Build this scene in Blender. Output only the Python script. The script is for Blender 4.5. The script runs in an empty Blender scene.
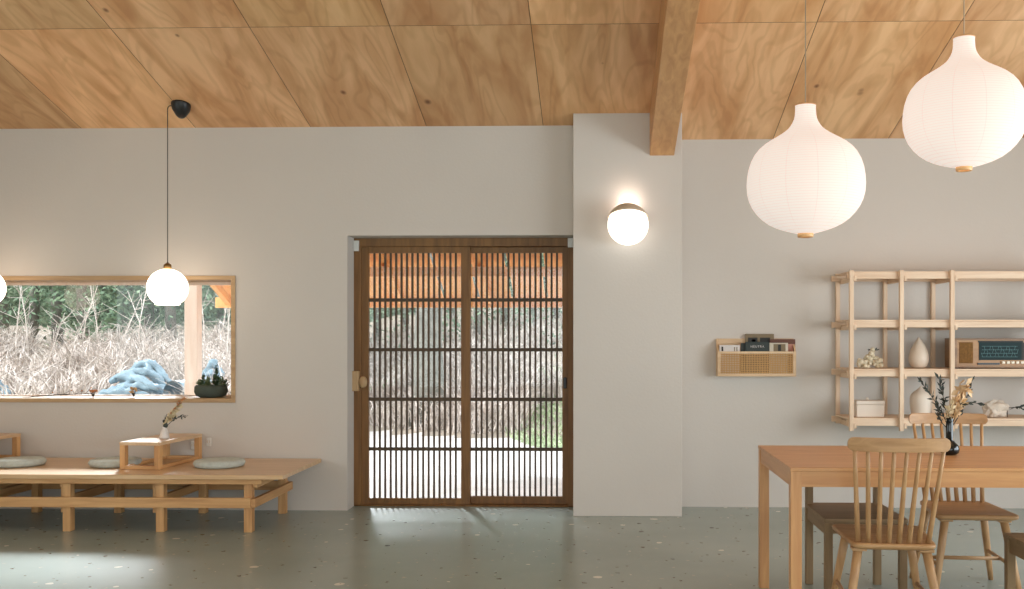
import bpy, bmesh, math, random
from mathutils import Vector, Matrix
random.seed(7)
PI = math.pi
sc = bpy.context.scene
COL = sc.collection

# ------------------------------------------------------------------ camera model
F, CX0, HY, CH, PHI = 995.0, 571.4, 337.0, 1.35, 0.0287
cph, sph = math.cos(PHI), math.sin(PHI)

def at(px, py, Y=None, Z=None):
    a = (px - CX0) / F
    d = Vector((a * cph - sph, a * sph + cph, (HY - py) / F))
    t = Y / d.y if Y is not None else (Z - CH) / d.z
    return Vector((d.x * t, d.y * t, CH + d.z * t))
def X(px, Y): return at(px, HY, Y).x
def Z(py, Y, px=571): return at(px, py, Y).z

YL, YR, YC = 7.687, 7.935, 7.496         # left wall face, right wall face, pillar face
SL = 0.264
def ceil_z(y): return 2.985 + SL * (YL - y)

# ------------------------------------------------------------------ materials
def lin(c):
    return tuple((x / 12.92 if x <= 0.04045 else ((x + 0.055) / 1.055) ** 2.4) for x in [v / 255 for v in c]) + (1,)

def newmat(name):
    m = bpy.data.materials.new(name); m.use_nodes = True
    nt = m.node_tree; b = nt.nodes['Principled BSDF']
    return m, nt, b

def N(nt, t, **kw):
    n = nt.nodes.new(t)
    for k, v in kw.items(): setattr(n, k, v)
    return n

def plain(name, c, rough=0.6, metal=0.0, var=0.06, scale=6, bump=0.0):
    m, nt, b = newmat(name)
    tc = N(nt, 'ShaderNodeTexCoord'); nz = N(nt, 'ShaderNodeTexNoise'); nz.inputs['Scale'].default_value = scale
    nz.inputs['Detail'].default_value = 4
    rp = N(nt, 'ShaderNodeValToRGB'); l = lin(c)
    rp.color_ramp.elements[0].position = 0.3; rp.color_ramp.elements[1].position = 0.7
    rp.color_ramp.elements[0].color = tuple(v * (1 - var) for v in l[:3]) + (1,)
    rp.color_ramp.elements[1].color = tuple(min(1, v * (1 + var)) for v in l[:3]) + (1,)
    nt.links.new(tc.outputs['Object'], nz.inputs['Vector']); nt.links.new(nz.outputs['Fac'], rp.inputs['Fac'])
    nt.links.new(rp.outputs['Color'], b.inputs['Base Color'])
    b.inputs['Roughness'].default_value = rough; b.inputs['Metallic'].default_value = metal
    if bump:
        bp = N(nt, 'ShaderNodeBump'); bp.inputs['Strength'].default_value = bump; bp.inputs['Distance'].default_value = 0.01
        n2 = N(nt, 'ShaderNodeTexNoise'); n2.inputs['Scale'].default_value = scale * 12
        nt.links.new(tc.outputs['Object'], n2.inputs['Vector'])
        nt.links.new(n2.outputs['Fac'], bp.inputs['Height']); nt.links.new(bp.outputs['Normal'], b.inputs['Normal'])
    return m

def wood(name, c1, c2, axis='X', rough=0.5, s=1.0, coat=0.0):
    m, nt, b = newmat(name)
    tc = N(nt, 'ShaderNodeTexCoord'); mp = N(nt, 'ShaderNodeMapping')
    sv = [14 * s, 14 * s, 14 * s]; sv['XYZ'.index(axis)] = 1.1 * s
    mp.inputs['Scale'].default_value = sv
    nz = N(nt, 'ShaderNodeTexNoise'); nz.inputs['Scale'].default_value = 1.6; nz.inputs['Detail'].default_value = 6
    nz.inputs['Distortion'].default_value = 0.8
    rp = N(nt, 'ShaderNodeValToRGB')
    rp.color_ramp.elements[0].position = 0.32; rp.color_ramp.elements[0].color = lin(c1)
    rp.color_ramp.elements[1].position = 0.68; rp.color_ramp.elements[1].color = lin(c2)
    L = nt.links.new
    L(tc.outputs['Object'], mp.inputs['Vector']); L(mp.outputs['Vector'], nz.inputs['Vector'])
    L(nz.outputs['Fac'], rp.inputs['Fac']); L(rp.outputs['Color'], b.inputs['Base Color'])
    b.inputs['Roughness'].default_value = rough
    bp = N(nt, 'ShaderNodeBump'); bp.inputs['Strength'].default_value = 0.12; bp.inputs['Distance'].default_value = 0.003
    L(nz.outputs['Fac'], bp.inputs['Height']); L(bp.outputs['Normal'], b.inputs['Normal'])
    if coat: b.inputs['Coat Weight'].default_value = coat
    return m

def emis(name, c, e, base=None, rough=0.5):
    m, nt, b = newmat(name)
    b.inputs['Base Color'].default_value = lin(base or c)
    b.inputs['Emission Color'].default_value = lin(c); b.inputs['Emission Strength'].default_value = e
    b.inputs['Roughness'].default_value = rough
    return m

def plaster(name, c):
    m, nt, b = newmat(name); L = nt.links.new
    tc = N(nt, 'ShaderNodeTexCoord')
    n1 = N(nt, 'ShaderNodeTexNoise'); n1.inputs['Scale'].default_value = 1.3; n1.inputs['Detail'].default_value = 5
    n2 = N(nt, 'ShaderNodeTexNoise'); n2.inputs['Scale'].default_value = 55; n2.inputs['Detail'].default_value = 6
    rp = N(nt, 'ShaderNodeValToRGB'); l = lin(c)
    rp.color_ramp.elements[0].color = tuple(v * 0.95 for v in l[:3]) + (1,)
    rp.color_ramp.elements[1].color = tuple(min(1, v * 1.04) for v in l[:3]) + (1,)
    bp = N(nt, 'ShaderNodeBump'); bp.inputs['Strength'].default_value = 0.25; bp.inputs['Distance'].default_value = 0.004
    L(tc.outputs['Object'], n1.inputs['Vector']); L(tc.outputs['Object'], n2.inputs['Vector'])
    L(n1.outputs['Fac'], rp.inputs['Fac']); L(rp.outputs['Color'], b.inputs['Base Color'])
    L(n2.outputs['Fac'], bp.inputs['Height']); L(bp.outputs['Normal'], b.inputs['Normal'])
    b.inputs['Roughness'].default_value = 0.85
    return m

def plywood(name):
    m, nt, b = newmat(name); L = nt.links.new
    uv = N(nt, 'ShaderNodeUVMap'); uv.uv_map = 'grain'
    mp = N(nt, 'ShaderNodeMapping'); mp.inputs['Scale'].default_value = (2.0, 0.42, 1)
    n1 = N(nt, 'ShaderNodeTexNoise'); n1.inputs['Scale'].default_value = 1.5; n1.inputs['Detail'].default_value = 2.6
    n1.inputs['Distortion'].default_value = 0.5
    L(uv.outputs['UV'], mp.inputs['Vector']); L(mp.outputs['Vector'], n1.inputs['Vector'])
    mul = N(nt, 'ShaderNodeMath', operation='MULTIPLY'); mul.inputs[1].default_value = 60
    L(n1.outputs['Fac'], mul.inputs[0])
    sn = N(nt, 'ShaderNodeMath', operation='SINE'); L(mul.outputs[0], sn.inputs[0])
    mr = N(nt, 'ShaderNodeMapRange'); mr.inputs['From Min'].default_value = -1; mr.inputs['From Max'].default_value = 1
    L(sn.outputs[0], mr.inputs['Value'])
    # broad streaks along the sheet
    mp2 = N(nt, 'ShaderNodeMapping'); mp2.inputs['Scale'].default_value = (3.2, 0.5, 1)
    L(uv.outputs['UV'], mp2.inputs['Vector'])
    n2 = N(nt, 'ShaderNodeTexNoise'); n2.inputs['Scale'].default_value = 1.4; n2.inputs['Detail'].default_value = 5
    n2.inputs['Distortion'].default_value = 1.2
    L(mp2.outputs['Vector'], n2.inputs['Vector'])
    r2 = N(nt, 'ShaderNodeValToRGB')
    r2.color_ramp.elements[0].position = 0.33; r2.color_ramp.elements[0].color = lin((206, 150, 98))
    r2.color_ramp.elements[1].position = 0.66; r2.color_ramp.elements[1].color = lin((240, 194, 144))
    L(n2.outputs['Fac'], r2.inputs['Fac'])
    dk = N(nt, 'ShaderNodeMix', data_type='RGBA', blend_type='MULTIPLY')
    r1 = N(nt, 'ShaderNodeValToRGB')
    r1.color_ramp.elements[0].position = 0.0; r1.color_ramp.elements[0].color = (0.80, 0.74, 0.66, 1)
    r1.color_ramp.elements[1].position = 0.5; r1.color_ramp.elements[1].color = (1, 1, 1, 1)
    L(mr.outputs[0], r1.inputs['Fac'])
    dk.inputs['Factor'].default_value = 0.5
    L(r2.outputs['Color'], dk.inputs['A']); L(r1.outputs['Color'], dk.inputs['B'])
    # knots
    mp3 = N(nt, 'ShaderNodeMapping'); mp3.inputs['Scale'].default_value = (3.4, 2.2, 1)
    L(uv.outputs['UV'], mp3.inputs['Vector'])
    vo = N(nt, 'ShaderNodeTexVoronoi'); vo.inputs['Scale'].default_value = 1.0
    L(mp3.outputs['Vector'], vo.inputs['Vector'])
    sp = N(nt, 'ShaderNodeSeparateColor'); L(vo.outputs['Color'], sp.inputs['Color'])
    th = N(nt, 'ShaderNodeMath', operation='MULTIPLY'); th.inputs[1].default_value = 0.13
    pw = N(nt, 'ShaderNodeMath', operation='POWER'); pw.inputs[1].default_value = 2
    L(sp.outputs[0], pw.inputs[0]); L(pw.outputs[0], th.inputs[0])
    dv = N(nt, 'ShaderNodeMath', operation='DIVIDE'); L(vo.outputs['Distance'], dv.inputs[0]); L(th.outputs[0], dv.inputs[1])
    r3 = N(nt, 'ShaderNodeValToRGB')
    r3.color_ramp.elements[0].position = 0.3; r3.color_ramp.elements[0].color = (0.34, 0.24, 0.17, 1)
    r3.color_ramp.elements[1].position = 1.0; r3.color_ramp.elements[1].color = (1, 1, 1, 1)
    L(dv.outputs[0], r3.inputs['Fac'])
    k = N(nt, 'ShaderNodeMix', data_type='RGBA', blend_type='MULTIPLY'); k.inputs['Factor'].default_value = 1
    L(dk.outputs['Result'], k.inputs['A']); L(r3.outputs['Color'], k.inputs['B'])
    # tone of each sheet
    at_ = N(nt, 'ShaderNodeAttribute'); at_.attribute_name = 'tone'
    t = N(nt, 'ShaderNodeMix', data_type='RGBA', blend_type='MULTIPLY'); t.inputs['Factor'].default_value = 1
    L(k.outputs['Result'], t.inputs['A']); L(at_.outputs['Color'], t.inputs['B'])
    L(t.outputs['Result'], b.inputs['Base Color'])
    b.inputs['Roughness'].default_value = 0.55
    return m

def terrazzo(name):
    m, nt, b = newmat(name); L = nt.links.new
    tc = N(nt, 'ShaderNodeTexCoord')
    n1 = N(nt, 'ShaderNodeTexNoise'); n1.inputs['Scale'].default_value = 0.9; n1.inputs['Detail'].default_value = 5
    L(tc.outputs['Object'], n1.inputs['Vector'])
    rp = N(nt, 'ShaderNodeValToRGB')
    rp.color_ramp.elements[0].position = 0.3; rp.color_ramp.elements[0].color = lin((147, 160, 154))
    rp.color_ramp.elements[1].position = 0.7; rp.color_ramp.elements[1].color = lin((162, 174, 168))
    L(n1.outputs['Fac'], rp.inputs['Fac'])
    prev = rp.outputs['Color']
    for scale, off, keep, size, col in ((5.0, 0.0, 0.80, 0.13, (214, 212, 200)), (6.0, 13.7, 0.80, 0.10, (62, 66, 60)), (11.0, 31.0, 0.74, 0.13, (176, 178, 166)), (12.0, 51.0, 0.82, 0.14, (84, 88, 78))):
        mp = N(nt, 'ShaderNodeMapping'); mp.inputs['Location'].default_value = (off, off * 0.7, 0); mp.inputs['Scale'].default_value = (1, 1, 0)
        L(tc.outputs['Object'], mp.inputs['Vector'])
        dn = N(nt, 'ShaderNodeTexNoise'); dn.inputs['Scale'].default_value = scale * 3
        L(mp.outputs['Vector'], dn.inputs['Vector'])
        mx = N(nt, 'ShaderNodeMix', data_type='RGBA', blend_type='LINEAR_LIGHT'); mx.inputs['Factor'].default_value = 0.02
        L(mp.outputs['Vector'], mx.inputs['A']); L(dn.outputs['Color'], mx.inputs['B'])
        vo = N(nt, 'ShaderNodeTexVoronoi'); vo.inputs['Scale'].default_value = scale; vo.voronoi_dimensions = '2D'
        L(mx.outputs['Result'], vo.inputs['Vector'])
        sp = N(nt, 'ShaderNodeSeparateColor'); L(vo.outputs['Color'], sp.inputs['Color'])
        g = N(nt, 'ShaderNodeMath', operation='GREATER_THAN'); g.inputs[1].default_value = keep; L(sp.outputs[0], g.inputs[0])
        sz = N(nt, 'ShaderNodeMath', operation='MULTIPLY'); sz.inputs[1].default_value = size; L(sp.outputs[1], sz.inputs[0])
        l = N(nt, 'ShaderNodeMath', operation='LESS_THAN'); L(vo.outputs['Distance'], l.inputs[0]); L(sz.outputs[0], l.inputs[1])
        a = N(nt, 'ShaderNodeMath', operation='MULTIPLY'); L(g.outputs[0], a.inputs[0]); L(l.outputs[0], a.inputs[1])
        mm = N(nt, 'ShaderNodeMix', data_type='RGBA'); L(a.outputs[0], mm.inputs['Factor'])
        L(prev, mm.inputs['A']); mm.inputs['B'].default_value = lin(col)
        prev = mm.outputs['Result']
    L(prev, b.inputs['Base Color'])
    b.inputs['Roughness'].default_value = 0.26
    b.inputs['Specular IOR Level'].default_value = 0.5
    return m

def glass(name, tint=(1, 1, 1), refl=1.0):
    m = bpy.data.materials.new(name); m.use_nodes = True; nt = m.node_tree; nt.nodes.clear(); L = nt.links.new
    o = N(nt, 'ShaderNodeOutputMaterial'); mx = N(nt, 'ShaderNodeMixShader'); tr = N(nt, 'ShaderNodeBsdfTransparent')
    tr.inputs['Color'].default_value = (*tint, 1)
    gl = N(nt, 'ShaderNodeBsdfGlossy'); gl.inputs['Roughness'].default_value = 0.01
    fr = N(nt, 'ShaderNodeFresnel'); fr.inputs['IOR'].default_value = 1.45
    L(fr.outputs[0], mx.inputs['Fac']); L(tr.outputs[0], mx.inputs[1]); L(gl.outputs[0], mx.inputs[2]); L(mx.outputs[0], o.inputs['Surface'])
    return m

def paper(name, meridians):
    """washi: faint horizontal wire rings and vertical seams, lit from inside"""
    m, nt, b = newmat(name); L = nt.links.new
    tc = N(nt, 'ShaderNodeTexCoord'); sx = N(nt, 'ShaderNodeSeparateXYZ'); L(tc.outputs['Object'], sx.inputs[0])
    mz = N(nt, 'ShaderNodeMath', operation='MULTIPLY'); mz.inputs[1].default_value = 2 * PI / 0.0118; L(sx.outputs['Z'], mz.inputs[0])
    s1 = N(nt, 'ShaderNodeMath', operation='SINE'); L(mz.outputs[0], s1.inputs[0])
    an = N(nt, 'ShaderNodeMath', operation='ARCTAN2'); L(sx.outputs['Y'], an.inputs[0]); L(sx.outputs['X'], an.inputs[1])
    ma = N(nt, 'ShaderNodeMath', operation='MULTIPLY'); ma.inputs[1].default_value = meridians / 2; L(an.outputs[0], ma.inputs[0])
    s2 = N(nt, 'ShaderNodeMath', operation='SINE'); L(ma.outputs[0], s2.inputs[0])
    ab = N(nt, 'ShaderNodeMath', operation='ABSOLUTE'); L(s2.outputs[0], ab.inputs[0])
    r1 = N(nt, 'ShaderNodeMapRange'); r1.inputs['From Min'].default_value = 0.55; r1.inputs['From Max'].default_value = 1; r1.inputs['To Min'].default_value = 1; r1.inputs['To Max'].default_value = 0.86
    L(s1.outputs[0], r1.inputs['Value'])
    r2 = N(nt, 'ShaderNodeMapRange'); r2.inputs['From Min'].default_value = 0.0; r2.inputs['From Max'].default_value = 0.07; r2.inputs['To Min'].default_value = 0.84; r2.inputs['To Max'].default_value = 1
    L(ab.outputs[0], r2.inputs['Value'])
    mu = N(nt, 'ShaderNodeMath', operation='MULTIPLY'); L(r1.outputs[0], mu.inputs[0]); L(r2.outputs[0], mu.inputs[1])
    nz = N(nt, 'ShaderNodeTexNoise'); nz.inputs['Scale'].default_value = 4; nz.inputs['Detail'].default_value = 4; L(tc.outputs['Object'], nz.inputs['Vector'])
    r3 = N(nt, 'ShaderNodeMapRange'); r3.inputs['To Min'].default_value = 0.95; r3.inputs['To Max'].default_value = 1.05; L(nz.outputs['Fac'], r3.inputs['Value'])
    mu2 = N(nt, 'ShaderNodeMath', operation='MULTIPLY'); L(mu.outputs[0], mu2.inputs[0]); L(r3.outputs[0], mu2.inputs[1])
    es = N(nt, 'ShaderNodeMath', operation='MULTIPLY'); es.inputs[1].default_value = 0.72; L(mu2.outputs[0], es.inputs[0])
    b.inputs['Base Color'].default_value = lin((176, 160, 146)); b.inputs['Roughness'].default_value = 0.9
    b.inputs['Emission Color'].default_value = lin((255, 242, 233)); L(es.outputs[0], b.inputs['Emission Strength'])
    return m

M = {}
M['wall'] = plaster('wall_plaster', (210, 202, 193))
M['ceiling'] = plywood('plywood_sheets')
M['seam'] = plain('ceiling_seam', (110, 78, 48))
M['floor'] = terrazzo('terrazzo_floor')
M['beam'] = wood('beam_wood', (184, 133, 84), (208, 158, 106), 'Y')
for ax in 'XYZ':
    M['pine' + ax] = wood('pine_' + ax, (220, 188, 156), (238, 212, 184), ax, 0.55)
    M['plat' + ax] = wood('platform_wood_' + ax, (192, 140, 88), (222, 174, 118), ax, 0.5)
    M['oak' + ax] = wood('table_oak_' + ax, (194, 138, 88), (214, 162, 108), ax, 0.38, 1.4)
    M['chair' + ax] = wood('chair_wood_' + ax, (172, 130, 86), (196, 154, 108), ax, 0.45, 1.4)
    M['dark' + ax] = wood('dark_chair_wood_' + ax, (128, 102, 70), (150, 122, 86), ax, 0.5, 1.4)
    M['frame' + ax] = wood('door_wood_' + ax, (108, 72, 32), (136, 94, 46), ax, 0.5)
    M['win' + ax] = wood('window_wood_' + ax, (176, 142, 102), (198, 166, 124), ax, 0.5)
M['slat'] = wood('lattice_wood', (62, 46, 30), (84, 64, 42), 'Z', 0.55)
M['soffit'] = wood('soffit_wood', (232, 162, 92), (244, 188, 120), 'Y', 0.7)
M['postw'] = wood('post_wood', (236, 214, 198), (246, 230, 218), 'Z', 0.7)
M['deck'] = wood('platform_top_wood', (206, 168, 124), (226, 190, 148), 'X', 0.30)
M['lowtop'] = wood('low_table_wood', (210, 174, 134), (228, 196, 158), 'Y', 0.32)
M['glass'] = glass('window_glass')
M['cushion'] = plain('cushion_fabric', (196, 202, 194), 0.95, 0, 0.08, 30, 0.3)
M['white_plastic'] = plain('white_plastic', (222, 220, 214), 0.4)
M['black'] = plain('black_plastic', (22, 22, 22), 0.4)
M['brass'] = plain('aged_brass', (150, 116, 70), 0.35, 0.9)
M['globe'] = emis('opal_glass', (255, 236, 214), 4.6)
M['bulb'] = emis('bulb_glow', (255, 225, 180), 6)
M['paper'] = paper('washi_paper', 12)
M['ringwood'] = wood('ring_wood', (214, 160, 100), (232, 184, 130), 'X')
M['cord'] = plain('cord_grey', (74, 72, 66), 0.7)
M['wcord'] = plain('cord_pale', (170, 150, 124), 0.7)
M['capwood'] = plain('lamp_cap_beige', (206, 190, 168), 0.6)
M['ceramic'] = plain('cream_ceramic', (226, 208, 188), 0.5, 0, 0.03, 4)
M['ceramic2'] = plain('pale_ceramic', (230, 216, 200), 0.55, 0, 0.03, 4)
M['whitecer'] = plain('white_ceramic', (226, 220, 214), 0.3)
M['blackglass'] = plain('black_glass', (16, 20, 20), 0.08)
M['stem'] = plain('dark_stem', (56, 48, 36), 0.8)
M['dleaf'] = plain('dark_leaf', (62, 70, 64), 0.7, 0, 0.3, 20)
M['ochre'] = plain('ochre_petal', (216, 184, 142), 0.8, 0, 0.2, 20)
M['cream'] = plain('cream_flower', (220, 204, 170), 0.8, 0, 0.15, 20)
M['rustleaf'] = plain('rust_flower', (190, 130, 82), 0.8, 0, 0.2, 20)
M['planter'] = plain('planter_green_grey', (70, 80, 72), 0.75, 0, 0.15, 20, 0.4)
M['succ'] = plain('succulent_green', (62, 82, 48), 0.6, 0, 0.35, 14)
M['succ2'] = plain('succulent_grey_green', (112, 124, 84), 0.6, 0, 0.25, 14)
M['soil'] = plain('soil', (60, 48, 38), 0.95)
M['coral'] = plain('bleached_coral', (226, 212, 184), 0.8, 0, 0.15, 25, 0.4)
M['rock'] = plain('pale_rock', (214, 200, 184), 0.8, 0, 0.2, 10, 0.6)
M['radio'] = wood('radio_walnut', (120, 84, 48), (150, 110, 66), 'X', 0.35)
M['radiofront'] = wood('radio_front', (158, 112, 62), (178, 130, 76), 'X', 0.4)
M['grille'] = plain('grille_cloth', (140, 100, 50), 0.8, 0, 0.2, 60)
M['dial'] = plain('dial_glass', (18, 44, 46), 0.75)
M['dialmark'] = plain('dial_marks', (96, 134, 136), 0.7)
M['ivory'] = plain('ivory_keys', (232, 220, 196), 0.35)
M['cane'] = plain('cane', (196, 150, 92), 0.6)
M['cane_back'] = plain('cane_shadow', (150, 106, 58), 0.8)
M['rack'] = wood('rack_wood', (206, 172, 132), (222, 190, 152), 'X', 0.55)
M['book_white'] = plain('book_white', (214, 206, 200), 0.6)
M['book_dark'] = plain('book_dark_green', (30, 42, 36), 0.5)
M['book_olive'] = plain('book_olive', (128, 110, 82), 0.6)
M['book_brown'] = plain('book_brown', (104, 64, 48), 0.6)
M['book_pink'] = plain('cover_pink', (190, 130, 110), 0.6)
M['page'] = plain('paper_page', (206, 196, 178), 0.7)
M['ink'] = plain('ink_dark', (40, 38, 32), 0.6)
M['tarp'] = plain('blue_tarp', (120, 146, 160), 0.35, 0, 0.3, 5)
M['ground'] = plain('bright_gravel', (206, 200, 194), 0.95, 0, 0.12, 3, 0.4)
M['bank'] = plain('dry_earth_bank', (150, 138, 124), 0.98, 0, 0.3, 3, 0.5)
M['bark'] = plain('tree_bark', (122, 120, 112), 0.9, 0, 0.3, 8, 0.5)
M['paint_seam'] = plain('drawn_line', (120, 100, 80))

def leafmat(name, c1, c2, scale=2.5):
    m, nt, b = newmat(name); L = nt.links.new
    tc = N(nt, 'ShaderNodeTexCoord'); nz = N(nt, 'ShaderNodeTexNoise'); nz.inputs['Scale'].default_value = scale; nz.inputs['Detail'].default_value = 6
    rp = N(nt, 'ShaderNodeValToRGB'); rp.color_ramp.elements[0].position = 0.35; rp.color_ramp.elements[1].position = 0.65
    rp.color_ramp.elements[0].color = lin(c1); rp.color_ramp.elements[1].color = lin(c2)
    L(tc.outputs['Object'], nz.inputs['Vector']); L(nz.outputs['Fac'], rp.inputs['Fac']); L(rp.outputs['Color'], b.inputs['Base Color'])
    b.inputs['Roughness'].default_value = 0.7
    return m
M['leaf'] = leafmat('forest_leaf_hazy', (66, 92, 72), (136, 160, 128))  # greens lightened and greyed, outdoor haze put into the leaf colour
M['leaf2'] = leafmat('forest_leaf_pale_hazy', (104, 130, 106), (170, 188, 158))  # paler leaves, with the same haze in their colour
M['dry'] = leafmat('dry_grass', (164, 150, 140), (232, 222, 214), 6)  # dry grass colour, raised slightly toward white for the haze
M['lawn'] = leafmat('lawn_grass', (140, 160, 118), (182, 196, 156), 3)
M['hill'] = leafmat('hill_undergrowth', (50, 66, 48), (96, 112, 84), 1.5)

# ------------------------------------------------------------------ mesh builder
class MB:
    def __init__(s): s.v = []; s.f = []; s.sm = []
    def add(s, vs, fs, smooth=False):
        o = len(s.v); s.v += [tuple(v) for v in vs]
        for f in fs: s.f.append(tuple(i + o for i in f)); s.sm.append(smooth)
        return s
    def box(s, x0, x1, y0, y1, z0, z1):
        vs = [(x, y, z) for x in (x0, x1) for y in (y0, y1) for z in (z0, z1)]
        return s.add(vs, [(0, 1, 3, 2), (4, 6, 7, 5), (0, 4, 5, 1), (2, 3, 7, 6), (0, 2, 6, 4), (1, 5, 7, 3)])
    def prism(s, pts, z0, z1):
        n = len(pts)
        vs = [(p[0], p[1], z0) for p in pts] + [(p[0], p[1], z1) for p in pts]
        fs = [tuple(range(n - 1, -1, -1)), tuple(range(n, 2 * n))] + [(i, (i + 1) % n, n + (i + 1) % n, n + i) for i in range(n)]
        return s.add(vs, fs)
    def bar(s, p, q, w, h):
        p, q = Vector(p), Vector(q); d = (q - p).normalized()
        up = Vector((0, 0, 1)) if abs(d.z) < 0.95 else Vector((0, 1, 0))
        a = d.cross(up).normalized() * w / 2; b = a.cross(d).normalized() * h / 2
        vs = [p - a - b, p + a - b, p + a + b, p - a + b, q - a - b, q + a - b, q + a + b, q - a + b]
        return s.add(vs, [(3, 2, 1, 0), (4, 5, 6, 7), (0, 1, 5, 4), (1, 2, 6, 5), (2, 3, 7, 6), (3, 0, 4, 7)])
    def tube(s, pts, rs, n=10, cap=True):
        pts = [Vector(p) for p in pts]
        if not isinstance(rs, (list, tuple)): rs = [rs] * len(pts)
        vs = []; ref = None
        for i, p in enumerate(pts):
            d = (pts[min(i + 1, len(pts) - 1)] - pts[max(i - 1, 0)]).normalized()
            if ref is None:
                ref = Vector((1, 0, 0)) if abs(d.x) < 0.9 else Vector((0, 1, 0))
            a = (ref - d * ref.dot(d)).normalized(); b = d.cross(a); ref = a
            for k in range(n):
                t = 2 * PI * k / n; vs.append(p + (a * math.cos(t) + b * math.sin(t)) * rs[i])
        fs = []
        for i in range(len(pts) - 1):
            for k in range(n):
                fs.append((i * n + k, i * n + (k + 1) % n, (i + 1) * n + (k + 1) % n, (i + 1) * n + k))
        s.add(vs, fs, True)
        if cap:
            o = len(s.v) - len(vs)
            s.f.append(tuple(range(o + n - 1, o - 1, -1))); s.sm.append(False)
            o2 = o + (len(pts) - 1) * n
            s.f.append(tuple(range(o2, o2 + n))); s.sm.append(False)
        return s
    def lathe(s, prof, c=(0, 0, 0), n=40, sx=1, sy=1, cap=True):
        vs = []
        for r, z in prof:
            for k in range(n):
                t = 2 * PI * k / n; vs.append((c[0] + r * sx * math.cos(t), c[1] + r * sy * math.sin(t), c[2] + z))
        fs = [(i * n + k, i * n + (k + 1) % n, (i + 1) * n + (k + 1) % n, (i + 1) * n + k) for i in range(len(prof) - 1) for k in range(n)]
        o = len(s.v); s.add(vs, fs, True)
        if cap:
            s.f.append(tuple(range(o + n - 1, o - 1, -1))); s.sm.append(False)
            o2 = o + (len(prof) - 1) * n; s.f.append(tuple(range(o2, o2 + n))); s.sm.append(False)
        return s
    def leaf(s, p, d, l, w, up=None):
        p = Vector(p); d = Vector(d).normalized(); u = Vector(up) if up else Vector((random.uniform(-1, 1), random.uniform(-1, 1), random.uniform(-1, 1)))
        a = d.cross(u)
        a = a.normalized() * w / 2 if a.length > 1e-4 else Vector((w / 2, 0, 0))
        return s.add([p, p + d * l * 0.5 + a, p + d * l, p + d * l * 0.5 - a], [(0, 1, 2, 3)])
    def ball(s, c, r, n=10, sz=1.0):
        prof = [(max(1e-4, r * math.sin(PI * i / n)), -r * sz * math.cos(PI * i / n)) for i in range(n + 1)]
        return s.lathe(prof, c, n * 2)
    def build(s, name, mat, parent=None, bevel=0.0, world=False, origin=None, sub=0):
        me = bpy.data.meshes.new(name)
        o = bpy.data.objects.new(name, me)
        if parent is not None:
            off = Vector(parent['_o']) if world and '_o' in parent else Vector((0, 0, 0))
            o.parent = parent
        elif origin is not None:
            off = Vector(origin); o.location = off
        else:
            xs = [v[0] for v in s.v]; ys = [v[1] for v in s.v]; zs = [v[2] for v in s.v]
            off = Vector(((min(xs) + max(xs)) / 2, (min(ys) + max(ys)) / 2, min(zs))); o.location = off
        me.from_pydata([(v[0] - off.x, v[1] - off.y, v[2] - off.z) for v in s.v], [], s.f)
        me.polygons.foreach_set('use_smooth', s.sm)
        for m in (mat if isinstance(mat, (list, tuple)) else [mat]): me.materials.append(m)
        me.validate(); me.update()
        if len(s.f) < 6000:
            bm = bmesh.new(); bm.from_mesh(me); bmesh.ops.recalc_face_normals(bm, faces=bm.faces); bm.to_mesh(me); bm.free()
        COL.objects.link(o)
        if bevel:
            b = o.modifiers.new('bevel', 'BEVEL'); b.width = bevel; b.segments = 2; b.limit_method = 'ANGLE'; b.angle_limit = 0.7
        if sub:
            b = o.modifiers.new('sub', 'SUBSURF'); b.levels = sub; b.render_levels = sub
        return o

ROOTS = []
def thing(name, label, cat, loc=(0, 0, 0), rz=0, group=None):
    o = bpy.data.objects.new(name, None); COL.objects.link(o); o.location = loc; o.rotation_euler = (0, 0, rz)
    o.empty_display_size = 0.1; o['label'] = label; o['category'] = cat
    if group: o['group'] = group
    o['_o'] = tuple(loc); ROOTS.append(o)
    return o
def tag(o, label, cat, group=None, kind=None):
    o['label'] = label; o['category'] = cat
    if group: o['group'] = group
    if kind: o['kind'] = kind
    return o
def struct(o): o['kind'] = 'structure'; return o
def dup(root, loc, rz=None, label=None, group=None):
    r = root.copy(); COL.objects.link(r); r.location = loc
    if rz is not None: r.rotation_euler = (0, 0, rz)
    if label: r['label'] = label
    if group: r['group'] = group
    for ch in list(root.children):
        c = ch.copy(); COL.objects.link(c); c.parent = r
        for g in list(ch.children):
            d = g.copy(); COL.objects.link(d); d.parent = c
    return r

# ================================================================== ROOM SHELL
XW0, XW1, YB = -5.7, 4.7, -3.0
struct(MB().box(XW0, XW1, YB, 8.12, -0.15, 0.0).build('floor', M['floor'], origin=(0, 0, 0)))

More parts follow.
